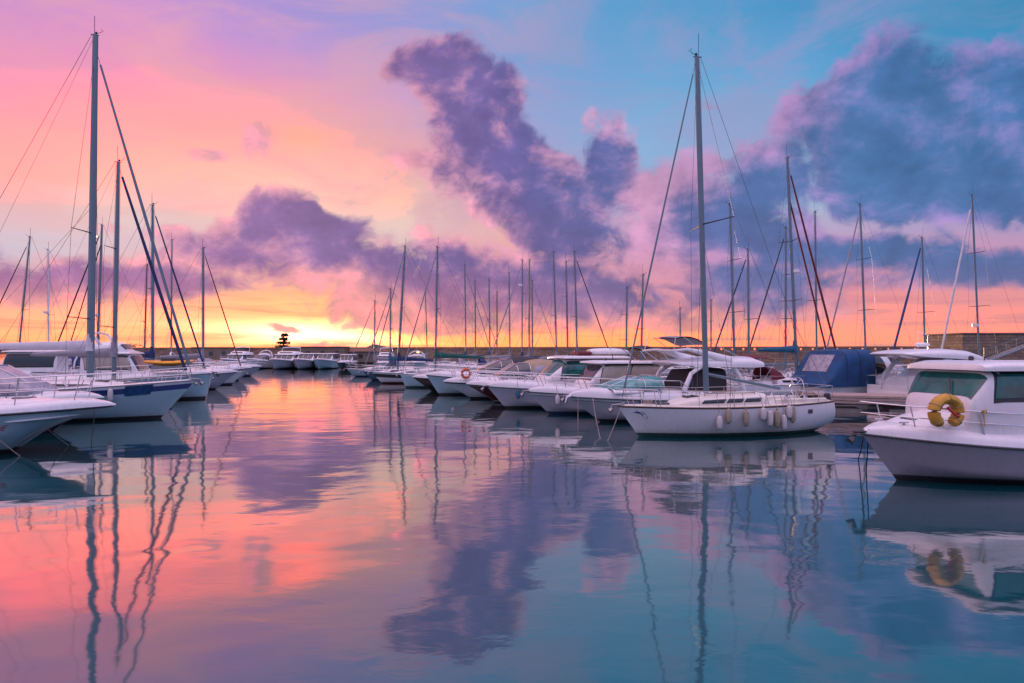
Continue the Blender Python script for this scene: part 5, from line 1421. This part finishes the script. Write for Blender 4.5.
sailboat('sailboat', 'sloop with dark furled jib, its mast between the navy jib and the far yachts', 209, 49.2, 15, 10.4, 3.2, 1.3, 1.1, xm=1.3, top=CAM_H + 143 / F * 49, dx=0, group=LG, mr=.11, stay=('canvas_navy', .06), stay_from=.97, boom=(3.8, 2.8, 0), cover='canvas_navy', wire=.011)
L4, HL4, _, _, _ = motorboat('motorboat', 'white motorboat with sharp flared bow beyond the trawler\'s stem', 238, 54.5, 16, 9.6, 3.2, 1.45, 1.1, 'cruiser', ('antifoul_black', 'hull_grey', 'hull_grey', 'hull_grey', 'gelcoat'), rake=1.8, fore=.34, group=LG, cab=dict(h=.7, canvas='canvas_navy'), chine=.25, d2=.09)
sailboat('sailboat', 'sloop with lone slim mast and dark jib nearest the far motor yachts', 244, 61.5, 15, 10.0, 3.2, 1.2, 1.05, xm=1.4, top=CAM_H + 101 / F * 61, dx=0, group=LG, mr=.11, stay=('canvas_burgundy', .05), stay_from=.97, boom=(3.8, 2.6, 0), cover='canvas_grey', wire=.012)
motorboat('motorboat', 'grey-hulled motorboat with navy canvas beyond the flared bow', 252, 70, 15, 9.6, 3.2, 1.35, 1.1, 'cruiser', ('antifoul_black', 'hull_grey', 'hull_grey', 'stripe_dark', 'gelcoat'), rake=1.4, fore=.32, group=LG, cab=dict(h=.7, canvas='canvas_black'), d2=.09)
motorboat('motorboat', 'last small motorboat of the left-hand row before the far yachts', 262, 82, 15, 9.0, 3.0, 1.2, 1.0, 'cruiser', ('antifoul_black', 'hull_grey', 'hull_grey', 'stripe_dark', 'gelcoat'), rake=1.4, fore=.32, group=LG, cab=dict(h=.6, canvas='canvas_grey'), d2=.09)
LB = 'sailboats moored behind the left-hand row'
for px_, D_, lb_, sty_, kw_ in ((-60, 53, 'white motorboat with dark cabin top behind the tall left mast\'s boom, nearest the left edge', 'pilothouse', dict(front=.55, aft=.12, h=1.7, rk=.6)), (-10, 64, 'white motorboat with navy canopy farther back behind the left pontoon', 'cruiser', dict(h=.9, canvas='canvas_navy')), (8, 79, 'distant white motorboat behind the left pontoon, near the white trawler', 'pilothouse', dict(front=.6, aft=.1, h=1.4)), (60, 88, 'most distant white flybridge boat behind the left pontoon', 'flybridge', dict(front=.6, aft=.1, h=1.3))):
    motorboat('motorboat', lb_, px_, D_, 196, 10, 3.4, 1.5, 1.2, sty_, cab=kw_, group='motorboats moored behind the left-hand row')
for (pb, pt_, yt, D, hd, mm, stay, cov, lb, L_, rd) in (
        (17, 30, 237, 63, 195, 'alu', ('canvas_black', .05), None, 'sailboat with strongly leaning mast near the left edge', 10, None),
        (49, 48, 250, 68, 195, 'gelcoat', None, None, 'sailboat with thin white pole mast carrying a white radar ball', 9, 7.2),
        (97, 102, 225, 74, 195, 'alu', ('canvas_black', .075), None, 'yacht with two dark furled jibs crossing behind the tallest left mast', 12, 7.2),
        (144, 147, 265, 66.5, 15, 'wood_mast', None, None, 'sailboat with brown wooden mast behind the white trawler', 10, None),
        (171, 172, 240, 76, 15, 'alu', None, None, 'sailboat with very thin mast right of the brown wooden mast', 10, None)):
    topz = CAM_H + (350 - yt) / F * D
    sailboat('sailboat', lb, None, D, hd, L_, L_ * .31, 1.2, 1.05, mast_px=pb, top=topz, dx=(pt_ - pb) / F * D, group=LB, mast_mat=mm, mr=.13 if L_ > 11 else .085, stay=stay, boom=(3.6, 2.4, .1), cover=cov, wire=.012, radar=rd, spreaders=(.45,), second_stay=('canvas_black', .06, .86, 1.6) if L_ > 11 else None)

# ================================================================== the far row, bows towards the camera
FG = 'motor yachts moored bows-on along the far quay'
for i, (px, D, B_, L_, hull, sty, lb) in enumerate((
        (221, 109, 3.7, 10, 'gelcoat', 'flybridge', 'far white motor yacht, leftmost of the row along the far quay'),
        (247, 109, 3.1, 10, 'gelcoat', 'cruiser', 'far white motorboat with rounded windscreen, second from the left of the far quay'),
        (272, 108, 4.5, 12, 'hull_grey', 'flybridge', 'widest far motor yacht with dark windscreen band under the cedar tree'),
        (296, 108, 3.8, 11, 'hull_grey', 'pilothouse', 'far motor yacht with low pilothouse right of the widest one'),
        (317, 108, 3.6, 11, 'hull_pale_blue', 'pilothouse', 'far motor yacht with pale blue hull, second from the right of the far quay'),
        (341, 103, 2.7, 9, 'hull_black', 'pilothouse', 'small dark-hulled far motorboat with white cabin at the right of the far quay'),
        (381, 98, 2.8, 10, 'gelcoat', 'flybridge', 'far flybridge motor yacht rising behind the blue sail covers'),
        (415, 102, 3.4, 9, 'gelcoat', 'cruiser', 'far white motorboat moored under the glowing harbour lamp'))):
    kw = {}
    if sty in ('pilothouse', 'flybridge'): kw['cab'] = dict(front=.55, rk=1.0, aft=.12, h=1.0 if sty == 'flybridge' else 1.15, w=.84, n=5, pan=3, over=.15, z0=.3)
    else: kw['cab'] = dict(h=.8, canvas='canvas_white')
    motorboat('motor_yacht', lb, px, D, 268 + i * 1.2, L_, B_, 1.75 if i < 5 else 1.3, 1.2, sty, ('antifoul_black', 'stripe_dark', hull, hull, 'gelcoat'), fore=.25, group=FG, rake=1.2, d2=.1, cat='motor yacht', **kw)

# gangway rails at the right, up against the bastion
gw = empty('gangway', (0, 0, 0), 0, 'metal gangway handrails sloping up to the stone bastion at the right edge', 'gangway')
mb = MB(); a = Vector((wx(985, 60), 60, 2.3)); b = Vector((wx(1045, 66), 66, 4.5))
for dz in (0, .5, 1.0): mb.tube([a + Vector((0, 0, dz)), b + Vector((0, 0, dz))], .022)
for k in range(7): p = a + (b - a) * (k / 6); mb.tube([p + Vector((0, 0, -.1)), p + Vector((0, 0, 1.0))], .03)
mb.build('guard_rail', 'alu', gw)
mb = MB(); mb.tube([a + Vector((0, .5, -.1)), b + Vector((0, .5, -.1))], .12); mb.tube([a + Vector((0, -.1, -.1)), b + Vector((0, -.1, -.1))], .12)
for k in range(24): p = a + (b - a) * (k / 23); mb.box(p + Vector((0, .2, -.05)), (.3, .8, .05))
for p in (a, b): mb.tube([(p.x, p.y + .2, -.5), (p.x, p.y + .2, p.z - .1)], .15)
mb.build('walkway', 'galvanised', gw)

# ------------------------------------------------------------------ mooring lines into the water
def mline(root, H, t, side, px, y, label, mat='rope', r=.014, dz=0):
    D = CAM_H * F / (y - 350); a = world(root, H.sheer(t, side, .02, dz)); bow_line('', a, (wx(px, D), D, -.05), label, r, mat)
mline(R2, H2, .985, 1, 607, 441, 'pale mooring line dropping from the near sloop\'s bow to the water on the left')
mline(R3, H3, .96, 1, 578, 425, 'pale mooring line from the bow of the flybridge boat with pale green windscreen')
mline(R3, H3, .90, 1, 601, 440, 'second mooring line of the flybridge boat, next to the near sloop\'s stem')
mline(R1, H1, .985, 1, 866, 470, 'dark mooring line hanging from the nearest motorboat\'s bow, left strand', 'rope_dark', .016, .1)
mline(R1, H1, .97, -1, 858, 458, 'dark mooring line hanging from the nearest motorboat\'s bow, far strand', 'rope_dark', .016, .1)
mline(L1, HL1, .95, -1, 91, 440, 'pale mooring line slanting right from the nearest left-hand bow')
mline(L1, HL1, .80, -1, 70, 445, 'pale mooring line dropping straight from the nearest left-hand hull')
mline(L1, HL1, .66, -1, 22, 456, 'pale mooring line near the left edge below the red lettering')
mline(L2, HL2, .985, -1, 168, 412, 'pale mooring line from the bow of the big yacht with the blue stripe')
mline(L3, HL3, .99, -1, 205, 402, 'pale mooring line from the plumb bow of the white trawler')
# weedy ropes and a ring drooping from the nearest motorboat's bow
print('objects', len(bpy.data.objects))

# ------------------------------------------------------------------ fenders on the other boats
for rt, H_, px, sd_, dr, ln, mt, lb in (
        (R3, H3, 640, 1, .02, .5, 'canvas_navy', 'navy blue fender just above the near sloop\'s foredeck, on the flybridge boat'),
        (R4, H4, 556, 1, .10, .5, 'fender_white', 'white fender on the side of the boat with cream side window'),
        (R5, H5, 517, 1, .10, .5, 'canvas_teal', 'blue fender on the bow of the motorboat with rounded pilothouse'),
        (R8, H8, 452, 1, .10, .5, 'fender_white', 'white fender on the high-bowed motorboat with dark windscreen'),
        (L2, HL2, 112, -1, .10, .6, 'fender_white', 'white fender on the big left yacht, left of the blue cloth'),
        (L3, HL3, 190, -1, .15, .6, 'fender_white', 'white fender on the bow of the white trawler')):
    fender(rt, H_, px, sd_, dr, ln, mt, lb, r=.12, group='fenders on the other boats')

# deck gear of the near sloop: winches, cleats, coiled line and a grab rail
zt2s = H2.zs(.5)
for x, y in ((-2.2, .95), (-2.2, -.95), (-3.0, 1.0), (-3.0, -1.0)):
    wn = MB(); wn.tube([(x, y, zt2s + .22), (x, y, zt2s + .30), (x, y, zt2s + .36), (x, y, zt2s + .40)], [.09, .065, .065, .08], 12); wn.build('winch', 'steel', R2)
for s in (1, -1):
    gr_ = MB(); pts = []
    for i in range(5):
        x = 1.2 - i * .55; gr_.tube([(x, s * .62, zt2s + .38), (x, s * .62, zt2s + .47)], .014, 5); pts.append((x, s * .62, zt2s + .47))
    gr_.tube(pts, .016, 5); gr_.build('grab_rail', 'teak', R2)
co_ = MB()
for k in range(4): co_.tube([(.16 * cos(a), .16 * sin(a), .02 + .028 * k) for a in [2 * pi * j / 16 for j in range(17)]], .016, 5)
pc = world(R2, (3.3, .1, H2.zs(.86) + .08)); tag(co_.build('coiled_rope', 'rope', None, loc=pc), 'coil of pale rope lying on the near sloop\'s foredeck', 'rope')
ou = MB(); ou.box((-4.62, .35, 1.35), (.22, .26, .42), bev=.06); ou.tube([(-4.66, .35, 1.2), (-4.70, .35, .5)], .05, 8)
ou.build('outboard_motor', 'canvas_black', R2)
